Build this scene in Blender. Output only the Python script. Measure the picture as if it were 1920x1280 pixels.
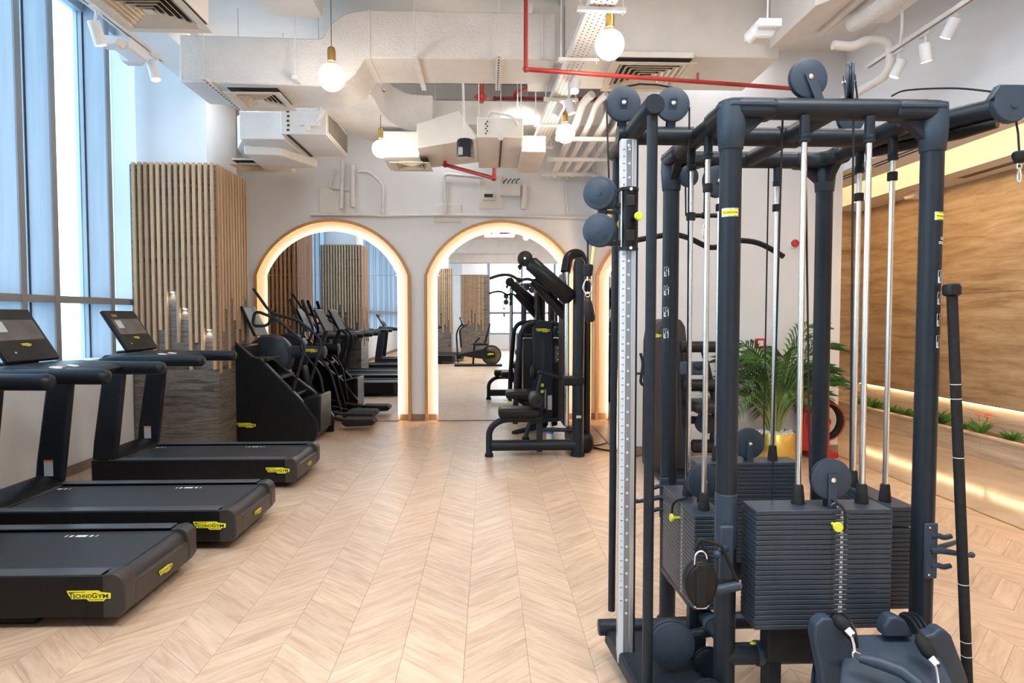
import bpy, bmesh, math, random
from mathutils import Vector, Matrix
random.seed(7)
PI = math.pi
for o in list(bpy.data.objects): bpy.data.objects.remove(o)
SC = bpy.context.scene
COL = SC.collection
# ------------------------------------------------------------------ camera
FPX = 1200.0; HC = 1.5
TH = math.atan(48/FPX); PS = math.atan(45/FPX*math.cos(TH))
cam = bpy.data.cameras.new('camera'); cam.sensor_width = 36; cam.lens = FPX/1920*36; cam.clip_start = .05; cam.clip_end = 5000
camo = bpy.data.objects.new('camera', cam); COL.objects.link(camo)
camo.location = (0, 0, HC); camo.rotation_euler = (PI/2-TH, 0, -PS)
SC.camera = camo
_fw = (math.sin(PS)*math.cos(TH), math.cos(PS)*math.cos(TH), -math.sin(TH))
_rt = (math.cos(PS), -math.sin(PS), 0)
_up = (math.sin(PS)*math.sin(TH), math.cos(PS)*math.sin(TH), math.cos(TH))
def ray(px, py):
    a = (px-960)/FPX; b = -(py-640)/FPX
    return [_fw[i]+a*_rt[i]+b*_up[i] for i in range(3)]
def at(px, py, y):          # a photo pixel and a depth give a point of the room
    d = ray(px, py); t = y/d[1]; return (d[0]*t, y, HC+d[2]*t)
def atz(px, py, z=0):
    d = ray(px, py); t = (z-HC)/d[2]; return (d[0]*t, d[1]*t, z)
def atx(px, py, x):
    d = ray(px, py); t = x/d[0]; return (x, d[1]*t, HC+d[2]*t)
# ------------------------------------------------------------------ world, exposure, large lights
W = bpy.data.worlds.new('hazy_sky'); SC.world = W; W.use_nodes = True
nt = W.node_tree; nt.nodes.clear()
wo = nt.nodes.new('ShaderNodeOutputWorld'); bg = nt.nodes.new('ShaderNodeBackground')
tc = nt.nodes.new('ShaderNodeTexCoord'); sx = nt.nodes.new('ShaderNodeSeparateXYZ'); cr = nt.nodes.new('ShaderNodeValToRGB')
nt.links.new(tc.outputs['Generated'], sx.inputs[0]); nt.links.new(sx.outputs['Z'], cr.inputs[0])
cr.color_ramp.elements[0].position = 0.0; cr.color_ramp.elements[0].color = (.93, .97, 1, 1)
cr.color_ramp.elements[1].position = .8; cr.color_ramp.elements[1].color = (.50, .72, 1, 1)
nt.links.new(cr.outputs[0], bg.inputs[0]); bg.inputs[1].default_value = 4.2
nt.links.new(bg.outputs[0], wo.inputs[0])
SC.view_settings.view_transform = 'Standard'; SC.view_settings.look = 'None'
SC.view_settings.gamma = 1; SC.view_settings.use_curve_mapping = False
SC.view_settings.exposure = 0.58
SC.cycles.max_bounces = 8; SC.cycles.diffuse_bounces = 4; SC.cycles.glossy_bounces = 4; SC.cycles.transparent_max_bounces = 12
SC.cycles.sample_clamp_indirect = 6; SC.cycles.caustics_reflective = False; SC.cycles.caustics_refractive = False
def area(name, loc, sx_, sy_, power, col, rot=(0, 0, 0)):
    l = bpy.data.lights.new(name, 'AREA'); l.shape = 'RECTANGLE'; l.size = sx_; l.size_y = sy_; l.energy = power; l.color = col
    o = bpy.data.objects.new(name, l); COL.objects.link(o); o.location = loc; o.rotation_euler = rot; return o
WARM = (1, .93, .86)
for ax_ in (-2.4, -.2, 2.0): area('ceiling_fill_light', (ax_, 1.0, 4.22), 1.2, 1.2, 58, (.95, .98, 1))  # soft general fill, added under the ceiling; not real fittings
for ax_ in (-2.2, .4, 3.0):
    for ay_ in (-3.5, -7.5): area('ceiling_fill_light', (ax_, ay_, 4.22), 1.0, 1.0, 50, (.96, .98, 1))
for ax_, ay_, e_ in ((-2.5, 6.9, 14), (.1, 6.4, 4), (-.7, 8.8, 8), (2.4, 6.45, 6), (1.9, 3.6, 9)): area('ceiling_fill_light', (ax_, ay_, 4.10 if ay_ == 8.7 else 4.24), .9, .9, e_, (.93, .97, 1))  # more added fill, mostly hidden above the ducts, to brighten the back
def spot(loc, to, power, size=70, col=WARM, blend=.6, r=.03):
    l = bpy.data.lights.new('spot_lamp', 'SPOT'); l.energy = power; l.spot_size = math.radians(size); l.spot_blend = blend
    l.color = col; l.shadow_soft_size = r
    o = bpy.data.objects.new('spot_lamp', l); COL.objects.link(o); o.location = loc
    o.rotation_euler = (Vector(to)-Vector(loc)).to_track_quat('-Z', 'Y').to_euler(); return o
def point(loc, power, col=WARM, r=.1):
    l = bpy.data.lights.new('bulb_light', 'POINT'); l.energy = power; l.color = col; l.shadow_soft_size = r
    o = bpy.data.objects.new('bulb_light', l); COL.objects.link(o); o.location = loc; return o
# ceiling track lamps outside the frame, over the walkway
for x, y in ((-.3, 2.6), (1.2, 1.2), (-1.6, 1.6), (2.6, 3.6), (-.4, 5.6), (-1.0, 8.0), (.4, 7.2)):
    spot((x, y, 4.15), (x-.1, y+.3, 0), 75, 95, WARM, .8, .06)
# ------------------------------------------------------------------ materials
def mat(name, base=(.5, .5, .5), rough=.5, metal=0, emit=None, es=0, spec=.5, coat=0):
    m = bpy.data.materials.new(name); m.use_nodes = True
    p = m.node_tree.nodes['Principled BSDF']
    p.inputs['Base Color'].default_value = (*base, 1); p.inputs['Roughness'].default_value = rough
    p.inputs['Metallic'].default_value = metal; p.inputs['Specular IOR Level'].default_value = spec
    p.inputs['Coat Weight'].default_value = coat
    if emit: p.inputs['Emission Color'].default_value = (*emit, 1); p.inputs['Emission Strength'].default_value = es
    return m
def noise_mat(name, c1, c2, scale=(1, 1, 1), nscale=8, detail=4, rough=.5, bump=0, bscale=60, metal=0, coord='Object', p0=.35, p1=.65, dist=0, spec=.5, r2=None, bdist=.01):
    m = mat(name, c1, rough, metal, spec=spec); t = m.node_tree; N = t.nodes; L = t.links; p = N['Principled BSDF']
    c = N.new('ShaderNodeTexCoord'); mp = N.new('ShaderNodeMapping'); mp.inputs['Scale'].default_value = scale
    L.new(c.outputs[coord], mp.inputs[0]); n = N.new('ShaderNodeTexNoise'); n.inputs['Scale'].default_value = nscale
    n.inputs['Detail'].default_value = detail; n.inputs['Distortion'].default_value = dist; L.new(mp.outputs[0], n.inputs[0])
    r = N.new('ShaderNodeValToRGB'); r.color_ramp.elements[0].position = p0; r.color_ramp.elements[1].position = p1
    r.color_ramp.elements[0].color = (*c1, 1); r.color_ramp.elements[1].color = (*c2, 1)
    L.new(n.outputs[0], r.inputs[0]); L.new(r.outputs[0], p.inputs['Base Color'])
    if bump:
        n2 = N.new('ShaderNodeTexNoise'); n2.inputs['Scale'].default_value = bscale; n2.inputs['Detail'].default_value = 3
        L.new(c.outputs[coord], n2.inputs[0]); b = N.new('ShaderNodeBump'); b.inputs['Strength'].default_value = bump
        b.inputs['Distance'].default_value = bdist; L.new(n2.outputs[0], b.inputs['Height']); L.new(b.outputs[0], p.inputs['Normal'])
    return m
M = {}
M['wall'] = noise_mat('wall_paint', (.78, .79, .81), (.81, .82, .84), nscale=3, rough=.6, bump=.05, bscale=120)
M['ceil'] = noise_mat('ceiling_paint', (.66, .63, .59), (.73, .69, .65), nscale=2, rough=.8, bump=.1, bscale=40)
M['duct'] = noise_mat('insulated_duct', (.72, .69, .66), (.78, .75, .72), nscale=4, rough=.55, bump=.5, bscale=55, bdist=.02)
M['sheet'] = noise_mat('painted_sheet_metal', (.74, .71, .67), (.79, .76, .72), nscale=5, rough=.45, bump=.05)
M['pipe'] = noise_mat('white_pipe_paint', (.72, .70, .68), (.80, .78, .76), nscale=9, rough=.5, bump=.15, bscale=70)
M['cream'] = noise_mat('cream_diffuser_paint', (.70, .62, .50), (.74, .66, .55), nscale=6, rough=.45)
M['dark'] = mat('dark_void', (.03, .025, .02), .7)
M['frame'] = noise_mat('anthracite_powder_coat', (.011, .016, .024), (.014, .020, .029), nscale=30, rough=.42, bump=.06, bscale=900, bdist=.001, spec=0.28)
M['slate'] = noise_mat('slate_blue_plastic', (.026, .042, .066), (.033, .050, .076), nscale=20, rough=.45, bump=.08, bscale=800, bdist=.001, spec=0.35)
M['black'] = noise_mat('black_plastic', (.006, .006, .007), (.009, .009, .010), nscale=25, rough=.38, spec=0.28)
M['rubber'] = noise_mat('black_rubber', (.010, .010, .011), (.016, .016, .017), nscale=40, rough=.7, bump=.1, bscale=300, bdist=.002, spec=0.28)
M['pad'] = noise_mat('black_upholstery', (.007, .007, .008), (.012, .011, .011), nscale=30, rough=.48, bump=.2, bscale=400, bdist=.002, spec=0.28)
M['belt'] = noise_mat('treadmill_belt', (.014, .014, .016), (.034, .034, .038), nscale=220, detail=2, rough=.5, bump=.4, bscale=300, bdist=.002)
M['rail'] = noise_mat('satin_deck_rail', (.06, .068, .08), (.07, .078, .09), nscale=30, rough=.35, spec=0.35)
M['endcap'] = noise_mat('grey_end_cap', (.034, .031, .029), (.040, .036, .034), nscale=30, rough=.42, bump=.05, bscale=500, bdist=.001, spec=0.35)
M['plate'] = noise_mat('weight_plate_paint', (.030, .040, .056), (.036, .047, .065), nscale=25, rough=.38, bump=.05, bscale=500, bdist=.001, spec=0.35)
M['chrome'] = mat('polished_steel', (.84, .87, .90), .27, 1)
M['alu'] = noise_mat('brushed_aluminium', (.55, .58, .62), (.66, .69, .73), scale=(40, 40, .6), nscale=5, rough=.32, metal=.85)
M['alugrey'] = noise_mat('grey_aluminium_groove', (.28, .31, .34), (.34, .37, .40), scale=(40, 40, .6), nscale=5, rough=.35, metal=.6)
M['scale'] = mat('pale_scale_strip', (.62, .68, .74), .35)
M['brass'] = noise_mat('aged_brass', (.48, .33, .10), (.60, .42, .16), nscale=15, rough=.28, metal=1)
M['gold'] = noise_mat('golden_pot_lacquer', (.72, .50, .10), (.80, .58, .16), nscale=6, rough=.24, metal=.8)
M['yellow'] = mat('signal_yellow', (.82, .78, .03), .4)
M['yknob'] = mat('lime_yellow_plastic', (.68, .74, .06), .35)
M['ink'] = mat('black_ink', (.012, .012, .01), .5)
M['white_ink'] = mat('white_print', (.80, .82, .84), .5)
M['label'] = mat('grey_paper_label', (.50, .52, .55), .6)
M['orange'] = mat('orange_stripe', (.80, .22, .03), .5)
M['red'] = noise_mat('red_pipe_paint', (.30, .018, .015), (.37, .030, .022), nscale=8, rough=.4)
M['redg'] = noise_mat('red_gloss', (.45, .012, .012), (.52, .02, .018), nscale=5, rough=.3)
M['globe'] = mat('lit_opal_globe', (1, .95, .88), .3, emit=(1, .90, .78), es=7)
M['lamp'] = mat('lit_lamp_face', (1, .95, .9), .3, emit=(1, .90, .78), es=14)
M['led'] = mat('warm_led_strip', (1, .8, .6), .4, emit=(1, .66, .36), es=26)
M['cove'] = mat('cove_led_strip', (1, .8, .6), .4, emit=(1, .62, .30), es=26)
M['ledwall'] = mat('warm_wall_led_strip', (1, .8, .6), .4, emit=(1, .68, .38), es=13)
M['tframe'] = noise_mat('black_treadmill_coating', (.006, .009, .014), (.009, .012, .018), nscale=30, rough=.38, spec=.3)
M['mullion'] = noise_mat('blue_grey_aluminium', (.36, .42, .49), (.41, .47, .54), scale=(6, 6, .4), nscale=3, rough=.42, metal=.1)
M['gasket'] = mat('dark_gasket', (.03, .06, .09), .5)
M['mframe'] = mat('grey_mullion_face', (.24, .24, .25), .5)
M['hazeground'] = noise_mat('outside_haze_ground', (.62, .66, .70), (.80, .84, .88), nscale=.02, rough=1, coord='Object')  # distant haze is put into the ground colour
M['leaf'] = noise_mat('palm_leaf', (.035, .10, .020), (.08, .19, .035), nscale=5, rough=.5)
M['stem'] = noise_mat('palm_stem', (.20, .26, .08), (.28, .32, .11), nscale=8, rough=.5)
M['leaf2'] = noise_mat('planter_leaf', (.07, .20, .03), (.16, .34, .06), nscale=9, rough=.5)
M['petal'] = noise_mat('red_flower_petal', (.70, .10, .06), (.85, .22, .12), nscale=9, rough=.5)
M['pebble'] = noise_mat('white_pebble', (.66, .64, .60), (.82, .80, .77), nscale=14, rough=.6)
M['soil'] = noise_mat('dark_soil', (.04, .03, .02), (.09, .06, .04), nscale=40, rough=.9)
M['blue_label'] = mat('blue_bottle_label', (.08, .2, .6), .4)
M['bottle'] = mat('white_bottle_plastic', (.8, .82, .84), .35)
M['green'] = mat('lit_green_sign', (.05, .5, .2), .4, emit=(.1, .8, .35), es=1.2)
M['grille'] = noise_mat('brown_grey_filter_mesh', (.20, .17, .14), (.28, .24, .20), nscale=90, rough=.8)
M['ledw'] = mat('clear_led_lens', (.75, .72, .70), .25)
# wood
def wood(name, c1, c2, sc=(3, 3, .5), rough=.45, ns=7):
    m = mat(name, c1, rough); t = m.node_tree; N = t.nodes; L = t.links; p = N['Principled BSDF']
    c = N.new('ShaderNodeTexCoord'); mp = N.new('ShaderNodeMapping'); mp.inputs['Scale'].default_value = sc
    oi = N.new('ShaderNodeObjectInfo'); ad = N.new('ShaderNodeVectorMath'); ad.operation = 'ADD'
    mu = N.new('ShaderNodeMath'); mu.operation = 'MULTIPLY'; mu.inputs[1].default_value = 9
    L.new(oi.outputs['Random'], mu.inputs[0]); L.new(c.outputs['Object'], ad.inputs[0]); L.new(mu.outputs[0], ad.inputs[1])
    L.new(ad.outputs[0], mp.inputs[0]); n = N.new('ShaderNodeTexNoise'); n.inputs['Scale'].default_value = ns; n.inputs['Detail'].default_value = 6
    L.new(mp.outputs[0], n.inputs[0]); r = N.new('ShaderNodeValToRGB'); r.color_ramp.elements[0].position = .3; r.color_ramp.elements[1].position = .7
    r.color_ramp.elements[0].color = (*c1, 1); r.color_ramp.elements[1].color = (*c2, 1); L.new(n.outputs[0], r.inputs[0])
    hs = N.new('ShaderNodeHueSaturation'); mr = N.new('ShaderNodeMapRange'); mr.inputs[3].default_value = .82; mr.inputs[4].default_value = 1.15
    L.new(oi.outputs['Random'], mr.inputs[0]); L.new(mr.outputs[0], hs.inputs['Value']); L.new(r.outputs[0], hs.inputs['Color'])
    L.new(hs.outputs[0], p.inputs['Base Color']); return m
M['slat'] = wood('oak_slat', (.46, .30, .165), (.60, .41, .25), (25, 25, 1.2))
M['archwood'] = wood('oak_trim', (.46, .25, .10), (.56, .33, .15), (8, 8, 1), .4)
M['skirt'] = wood('taupe_baseboard', (.22, .16, .12), (.30, .22, .165), (4, 4, 30), .5)
# travertine: stretched horizontal veins
def travertine(name, ramp, sc=(1.2, 1.2, 9), ns=1.6, rough=.35, bump=.15, dist=1.2):
    m = mat(name, ramp[0][1], rough); t = m.node_tree; N = t.nodes; L = t.links; p = N['Principled BSDF']
    c = N.new('ShaderNodeTexCoord'); mp = N.new('ShaderNodeMapping'); mp.inputs['Scale'].default_value = sc
    L.new(c.outputs['Object'], mp.inputs[0]); n = N.new('ShaderNodeTexNoise'); n.inputs['Scale'].default_value = ns
    n.inputs['Detail'].default_value = 9; n.inputs['Roughness'].default_value = .68; n.inputs['Distortion'].default_value = dist
    L.new(mp.outputs[0], n.inputs[0]); r = N.new('ShaderNodeValToRGB')
    while len(r.color_ramp.elements) < len(ramp): r.color_ramp.elements.new(.5)
    for e, (q, col) in zip(r.color_ramp.elements, ramp): e.position = q; e.color = (*col, 1)
    L.new(n.outputs[0], r.inputs[0]); L.new(r.outputs[0], p.inputs['Base Color'])
    n2 = N.new('ShaderNodeTexNoise'); n2.inputs['Scale'].default_value = 30; n2.inputs['Detail'].default_value = 4
    m2 = N.new('ShaderNodeMapping'); m2.inputs['Scale'].default_value = (.5, .5, 4); L.new(c.outputs['Object'], m2.inputs[0]); L.new(m2.outputs[0], n2.inputs[0])
    b = N.new('ShaderNodeBump'); b.inputs['Strength'].default_value = bump; b.inputs['Distance'].default_value = .01
    L.new(n2.outputs[0], b.inputs['Height']); L.new(b.outputs[0], p.inputs['Normal']); return m
M['travg'] = travertine('silver_travertine', [(.32, (.035, .03, .028)), (.42, (.11, .095, .082)), (.49, (.22, .195, .175)), (.56, (.12, .092, .07)), (.63, (.20, .175, .155)), (.74, (.34, .31, .285))], (.8, .8, 8.5), 1.7, .4, .2, .5)
M['travy'] = travertine('golden_travertine', [(.30, (.20, .14, .08)), (.44, (.36, .265, .16)), (.56, (.44, .345, .23)), (.72, (.56, .46, .34))], (.9, .9, 7.5), 1.5, .38, .2, .35)
M['travb'] = travertine('beige_travertine', [(.28, (.34, .27, .21)), (.46, (.52, .43, .34)), (.6, (.62, .54, .45)), (.75, (.72, .66, .58))], (.5, .5, 8), 1.8, .3, .05)
M['stonefloor'] = travertine('polished_stone_floor', [(.3, (.44, .34, .25)), (.5, (.56, .45, .34)), (.7, (.66, .55, .43))], (.8, .5, 1), 1.8, .10, .01)
# planks: UV along the grain, a tone per plank
def plank_mat():
    m = mat('oak_chevron_plank', (.6, .42, .28), .33); t = m.node_tree; N = t.nodes; L = t.links; p = N['Principled BSDF']
    uv = N.new('ShaderNodeUVMap'); uv.uv_map = 'UVMap'
    mp = N.new('ShaderNodeMapping'); mp.inputs['Scale'].default_value = (1.5, 13, 1); L.new(uv.outputs[0], mp.inputs[0])
    n = N.new('ShaderNodeTexNoise'); n.inputs['Scale'].default_value = 2.2; n.inputs['Detail'].default_value = 7; n.inputs['Roughness'].default_value = .62; n.inputs['Distortion'].default_value = .4
    L.new(mp.outputs[0], n.inputs[0])
    r = N.new('ShaderNodeValToRGB'); es = r.color_ramp.elements; es[0].position = .30; es[0].color = (.47, .315, .21, 1); es[1].position = .66; es[1].color = (.68, .515, .38, 1)
    e = es.new(.48); e.color = (.595, .43, .305, 1)
    L.new(n.outputs[0], r.inputs[0])
    a = N.new('ShaderNodeAttribute'); a.attribute_name = 'tone'
    hs = N.new('ShaderNodeHueSaturation'); mr = N.new('ShaderNodeMapRange'); mr.inputs[3].default_value = .92; mr.inputs[4].default_value = 1.06
    L.new(a.outputs['Fac'], mr.inputs[0]); L.new(mr.outputs[0], hs.inputs['Value']); L.new(r.outputs[0], hs.inputs['Color']); L.new(hs.outputs[0], p.inputs['Base Color'])
    b = N.new('ShaderNodeBump'); b.inputs['Strength'].default_value = .12; b.inputs['Distance'].default_value = .003
    L.new(n.outputs[0], b.inputs['Height']); L.new(b.outputs[0], p.inputs['Normal']); return m
M['plank'] = plank_mat()
M['mirror'] = mat('mirror_glass', (.90, .91, .91), .0, 1)
def glass():
    m = bpy.data.materials.new('window_glass'); m.use_nodes = True; t = m.node_tree; N = t.nodes; L = t.links; N.clear()
    o = N.new('ShaderNodeOutputMaterial'); mx = N.new('ShaderNodeMixShader'); tr = N.new('ShaderNodeBsdfTransparent'); g = N.new('ShaderNodeBsdfGlossy')
    tr.inputs[0].default_value = (.84, .93, .96, 1); g.inputs['Roughness'].default_value = .02; g.inputs[0].default_value = (.9, .95, 1, 1)
    fr = N.new('ShaderNodeFresnel'); fr.inputs[0].default_value = 1.12
    L.new(fr.outputs[0], mx.inputs[0]); L.new(tr.outputs[0], mx.inputs[1]); L.new(g.outputs[0], mx.inputs[2]); L.new(mx.outputs[0], o.inputs[0]); return m
M['glass'] = glass()
M['screen'] = noise_mat('dark_touch_screen', (.030, .028, .027), (.05, .047, .044), nscale=2, rough=.4, spec=.04)
M['screen2'] = noise_mat('dim_display_area', (.11, .105, .10), (.15, .145, .14), nscale=6, rough=.15)
M['disc'] = noise_mat('smoked_disc', (.10, .075, .05), (.16, .12, .08), nscale=4, rough=.15)
# ------------------------------------------------------------------ mesh builder
ORG = {}
class MB:
    def __init__(s): s.v = []; s.f = []
    def add(s, v, f):
        n = len(s.v); s.v += [tuple(p) for p in v]; s.f += [[i+n for i in q] for q in f]; return s
    def bb(s, x0, x1, y0, y1, z0, z1):
        return s.add([(x0,y0,z0),(x1,y0,z0),(x1,y1,z0),(x0,y1,z0),(x0,y0,z1),(x1,y0,z1),(x1,y1,z1),(x0,y1,z1)],
                     [(0,3,2,1),(4,5,6,7),(0,1,5,4),(1,2,6,5),(2,3,7,6),(3,0,4,7)])
    def hexa(s, a, b):       # two quads
        return s.add(list(a)+list(b), [(3,2,1,0),(4,5,6,7),(0,1,5,4),(1,2,6,5),(2,3,7,6),(3,0,4,7)])
    def obox(s, c, u, v, w): # centre and three half vectors
        c, u, v, w = map(Vector, (c, u, v, w)); p = [c-u-v-w, c+u-v-w, c+u+v-w, c-u+v-w, c-u-v+w, c+u-v+w, c+u+v+w, c-u+v+w]
        return s.add(p, [(0,3,2,1),(4,5,6,7),(0,1,5,4),(1,2,6,5),(2,3,7,6),(3,0,4,7)])
    def prism(s, poly, ax, a, b):
        n = len(poly)
        g = {'y': lambda p, t: (p[0], t, p[1]), 'x': lambda p, t: (t, p[0], p[1]), 'z': lambda p, t: (p[0], p[1], t)}[ax]
        return s.add([g(p, a) for p in poly]+[g(p, b) for p in poly],
                     [list(range(n)), list(range(2*n-1, n-1, -1))]+[(i, (i+1) % n, n+(i+1) % n, n+i) for i in range(n)])
    def tube(s, pts, r, n=12, cap=True, closed=False):
        P = [Vector(p) for p in pts]; k = len(P); R = r if isinstance(r, (list, tuple)) else [r]*k
        T = []
        for i in range(k):
            a = P[(i-1) % k] if (closed or i) else P[0]; b = P[(i+1) % k] if (closed or i < k-1) else P[-1]
            T.append((b-a).normalized())
        u = T[0].orthogonal().normalized(); V = []; prev = T[0]
        for i in range(k):
            q = prev.rotation_difference(T[i]); u = (q @ u); u = (u-T[i]*u.dot(T[i])).normalized(); w = T[i].cross(u); prev = T[i]
            for j in range(n):
                an = 2*PI*j/n; V.append(P[i]+(u*math.cos(an)+w*math.sin(an))*R[i])
        F = []
        for i in range(k if closed else k-1):
            i2 = (i+1) % k
            for j in range(n): F.append((i*n+j, i*n+(j+1) % n, i2*n+(j+1) % n, i2*n+j))
        if cap and not closed: F += [list(range(n-1, -1, -1)), [(k-1)*n+j for j in range(n)]]
        return s.add(V, F)
    def cyl(s, p, q, r, r2=None, n=16): return s.tube([p, q], [r, r if r2 is None else r2], n)
    def lathe(s, c, ax, prof, n=24):   # prof [(radius, height along ax)]
        c = Vector(c); ax = Vector(ax).normalized(); u = ax.orthogonal().normalized(); w = ax.cross(u); V = []; F = []; k = len(prof)
        for (r, h) in prof:
            for j in range(n):
                an = 2*PI*j/n; V.append(c+ax*h+(u*math.cos(an)+w*math.sin(an))*max(r, 1e-4))
        for i in range(k-1):
            for j in range(n): F.append((i*n+j, i*n+(j+1) % n, (i+1)*n+(j+1) % n, (i+1)*n+j))
        F += [list(range(n-1, -1, -1)), [(k-1)*n+j for j in range(n)]]
        return s.add(V, F)
    def ball(s, c, r, n=16, m=10, sq=(1, 1, 1)):
        c = Vector(c); V = []; F = []
        for i in range(1, m):
            a = PI*i/m
            for j in range(n):
                b = 2*PI*j/n; V.append(c+Vector((math.sin(a)*math.cos(b)*sq[0], math.sin(a)*math.sin(b)*sq[1], math.cos(a)*sq[2]))*r)
        V += [c+Vector((0, 0, r*sq[2])), c-Vector((0, 0, r*sq[2]))]; t = len(V)-2
        for i in range(m-2):
            for j in range(n): F.append((i*n+j, (i+1)*n+j, (i+1)*n+(j+1) % n, i*n+(j+1) % n))
        for j in range(n): F.append((t, j, (j+1) % n)); F.append((t+1, (m-2)*n+(j+1) % n, (m-2)*n+j))
        return s.add(V, F)
    def build(s, name, m, parent=None, bev=0, sm=38, kind=None, label=None, seg=2):
        org = Vector(ORG.get(parent.name, (0, 0, 0))) if parent else Vector((0, 0, 0))
        me = bpy.data.meshes.new(name); me.from_pydata([tuple(Vector(p)-org) for p in s.v], [], s.f)
        bm = bmesh.new(); bm.from_mesh(me); bmesh.ops.recalc_face_normals(bm, faces=bm.faces[:]); bm.to_mesh(me); bm.free()
        me.materials.append(M[m])
        if sm: me.polygons.foreach_set('use_smooth', [True]*len(me.polygons)); me.set_sharp_from_angle(angle=math.radians(sm))
        o = bpy.data.objects.new(name, me); COL.objects.link(o)
        if parent: o.parent = parent; ORG[o.name] = tuple(org)
        if bev:
            b = o.modifiers.new('bevel', 'BEVEL'); b.width = bev; b.segments = seg; b.limit_method = 'ANGLE'; b.angle_limit = .6; b.harden_normals = False
        if kind: o['kind'] = kind
        if label: o['label'] = label
        return o
def thing(name, label, cat, loc=(0, 0, 0), group=None, rz=0, local=False):
    o = bpy.data.objects.new(name, None); COL.objects.link(o); o.empty_display_size = .1
    o.location = loc; o.rotation_euler = (0, 0, rz); o['label'] = label; o['category'] = cat
    if group: o['group'] = group
    ORG[o.name] = (0, 0, 0) if local else tuple(loc)
    return o
def tag(o, label, cat, group=None):
    o['label'] = label; o['category'] = cat
    if group: o['group'] = group
    return o
def copy_tree(o, parent=None):
    c = o.copy(); COL.objects.link(c)
    if parent: c.parent = parent
    for ch in list(o.children): copy_tree(ch, c)
    return c
def S(name, mb, m, parent=None, bev=0):   # a piece of the setting
    o = mb.build(name, m, parent, bev)
    if not parent: o['kind'] = 'structure'
    return o
def fillet(pts, r, k=6):
    P = [Vector(p) for p in pts]; out = [P[0]]
    for i in range(1, len(P)-1):
        a, b, c = P[i-1], P[i], P[i+1]; d1 = (a-b); d2 = (c-b); rr = min(r, d1.length*.49, d2.length*.49)
        p1 = b+d1.normalized()*rr; p2 = b+d2.normalized()*rr
        for j in range(k+1):
            t = j/k; out.append(p1*(1-t)**2+b*2*t*(1-t)+p2*t*t)
    out.append(P[-1]); return out
_tx = {}
def text_geo(body, bold=.012, ls=1.0, align='LEFT'):
    key = (body, bold, ls, align)
    if key not in _tx:
        cu = bpy.data.curves.new('t', 'FONT'); cu.body = body; cu.size = 1; cu.offset = bold; cu.space_line = ls; cu.align_x = align; cu.resolution_u = 3
        o = bpy.data.objects.new('t', cu); COL.objects.link(o); bpy.context.view_layer.update()
        me = bpy.data.meshes.new_from_object(o.evaluated_get(bpy.context.evaluated_depsgraph_get()))
        _tx[key] = ([tuple(v.co) for v in me.vertices], [list(p.vertices) for p in me.polygons])
        bpy.data.objects.remove(o); bpy.data.meshes.remove(me)
    return _tx[key]
def text(mb, body, c, xd, yd, size, bold=.012, ls=1.0, align='CENTER', lift=.0, width=None):
    v, f = text_geo(body, bold, ls, 'LEFT' if align == 'CENTER' else align); c = Vector(c); xd = Vector(xd).normalized(); yd = Vector(yd).normalized()
    x0 = min(p[0] for p in v); x1 = max(p[0] for p in v); y0 = min(p[1] for p in v); y1 = max(p[1] for p in v)
    ox = (x0+x1)/2 if align == 'CENTER' else 0; oy = (y0+y1)/2 if align == 'CENTER' else 0
    sxx = size if width is None else width/(x1-x0); n = xd.cross(yd)
    return mb.add([c+xd*((p[0]-ox)*sxx)+yd*((p[1]-oy)*size)+n*lift for p in v], f)
LOGO = [(-.5,.127),(.22,.127),(.27,.09),(.5,.06),(.49,-.07),(.38,-.07),(.33,-.127),(0,-.127),(-.06,-.07),(-.4,-.07),(-.48,.06)]
def logo(parent, c, xd, yd, w):
    c = Vector(c); xd = Vector(xd).normalized(); yd = Vector(yd).normalized(); n = xd.cross(yd); k = len(LOGO); mb = MB()
    V = [c+xd*p[0]*w+yd*p[1]*w+n*.0004 for p in LOGO]+[c+xd*p[0]*w+yd*p[1]*w+n*.002 for p in LOGO]
    mb.add(V, [list(range(k-1, -1, -1)), list(range(k, 2*k))]+[(i, (i+1) % k, k+(i+1) % k, k+i) for i in range(k)])
    p = mb.build('logo_plate', 'yellow', parent, sm=0); t = MB(); L = .0026
    text(t, 'T', c-xd*.405*w+yd*.018*w, xd, yd, .17*w, .02, lift=L); text(t, 'ECHNO', c-xd*.145*w-yd*.004*w, xd, yd, .135*w, .02, lift=L, width=.42*w)
    text(t, 'G', c+xd*.128*w+yd*.010*w, xd, yd, .17*w, .02, lift=L); text(t, 'YM', c+xd*.315*w-yd*.006*w, xd, yd, .135*w, .02, lift=L, width=.25*w)
    ln = Vector(c); t.obox(ln-xd*.27*w+yd*.093*w+n*L, xd*.19*w, yd*.006*w, n*.0001); t.obox(ln+xd*.16*w-yd*.09*w+n*L, xd*.17*w, yd*.006*w, n*.0001)
    t.build('logo_lettering', 'ink', p if parent.parent is None else p, sm=0); return p
# ------------------------------------------------------------------ the room
XL, XR, XG, XC, YB, YF, ZC = -3.93, 5.55, 3.75, 1.49, 9.2, 6.78, 4.3
YBK = -11.0
fl = S('floor', MB().bb(XL, XG, YBK, YB+.3, -.12, -.004).bb(XG, 5.6, YBK, 9.7, -.12, -.008), 'skirt')
st = MB().bb(XG+.012, 5.6, YBK, 9.6, -.008, 0); st.build('stone_paving', 'stonefloor', fl)
MB().bb(XG-.006, XG+.012, YBK, 9.4, -.01, .003).build('brass_floor_strip', 'brass', fl)
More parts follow.
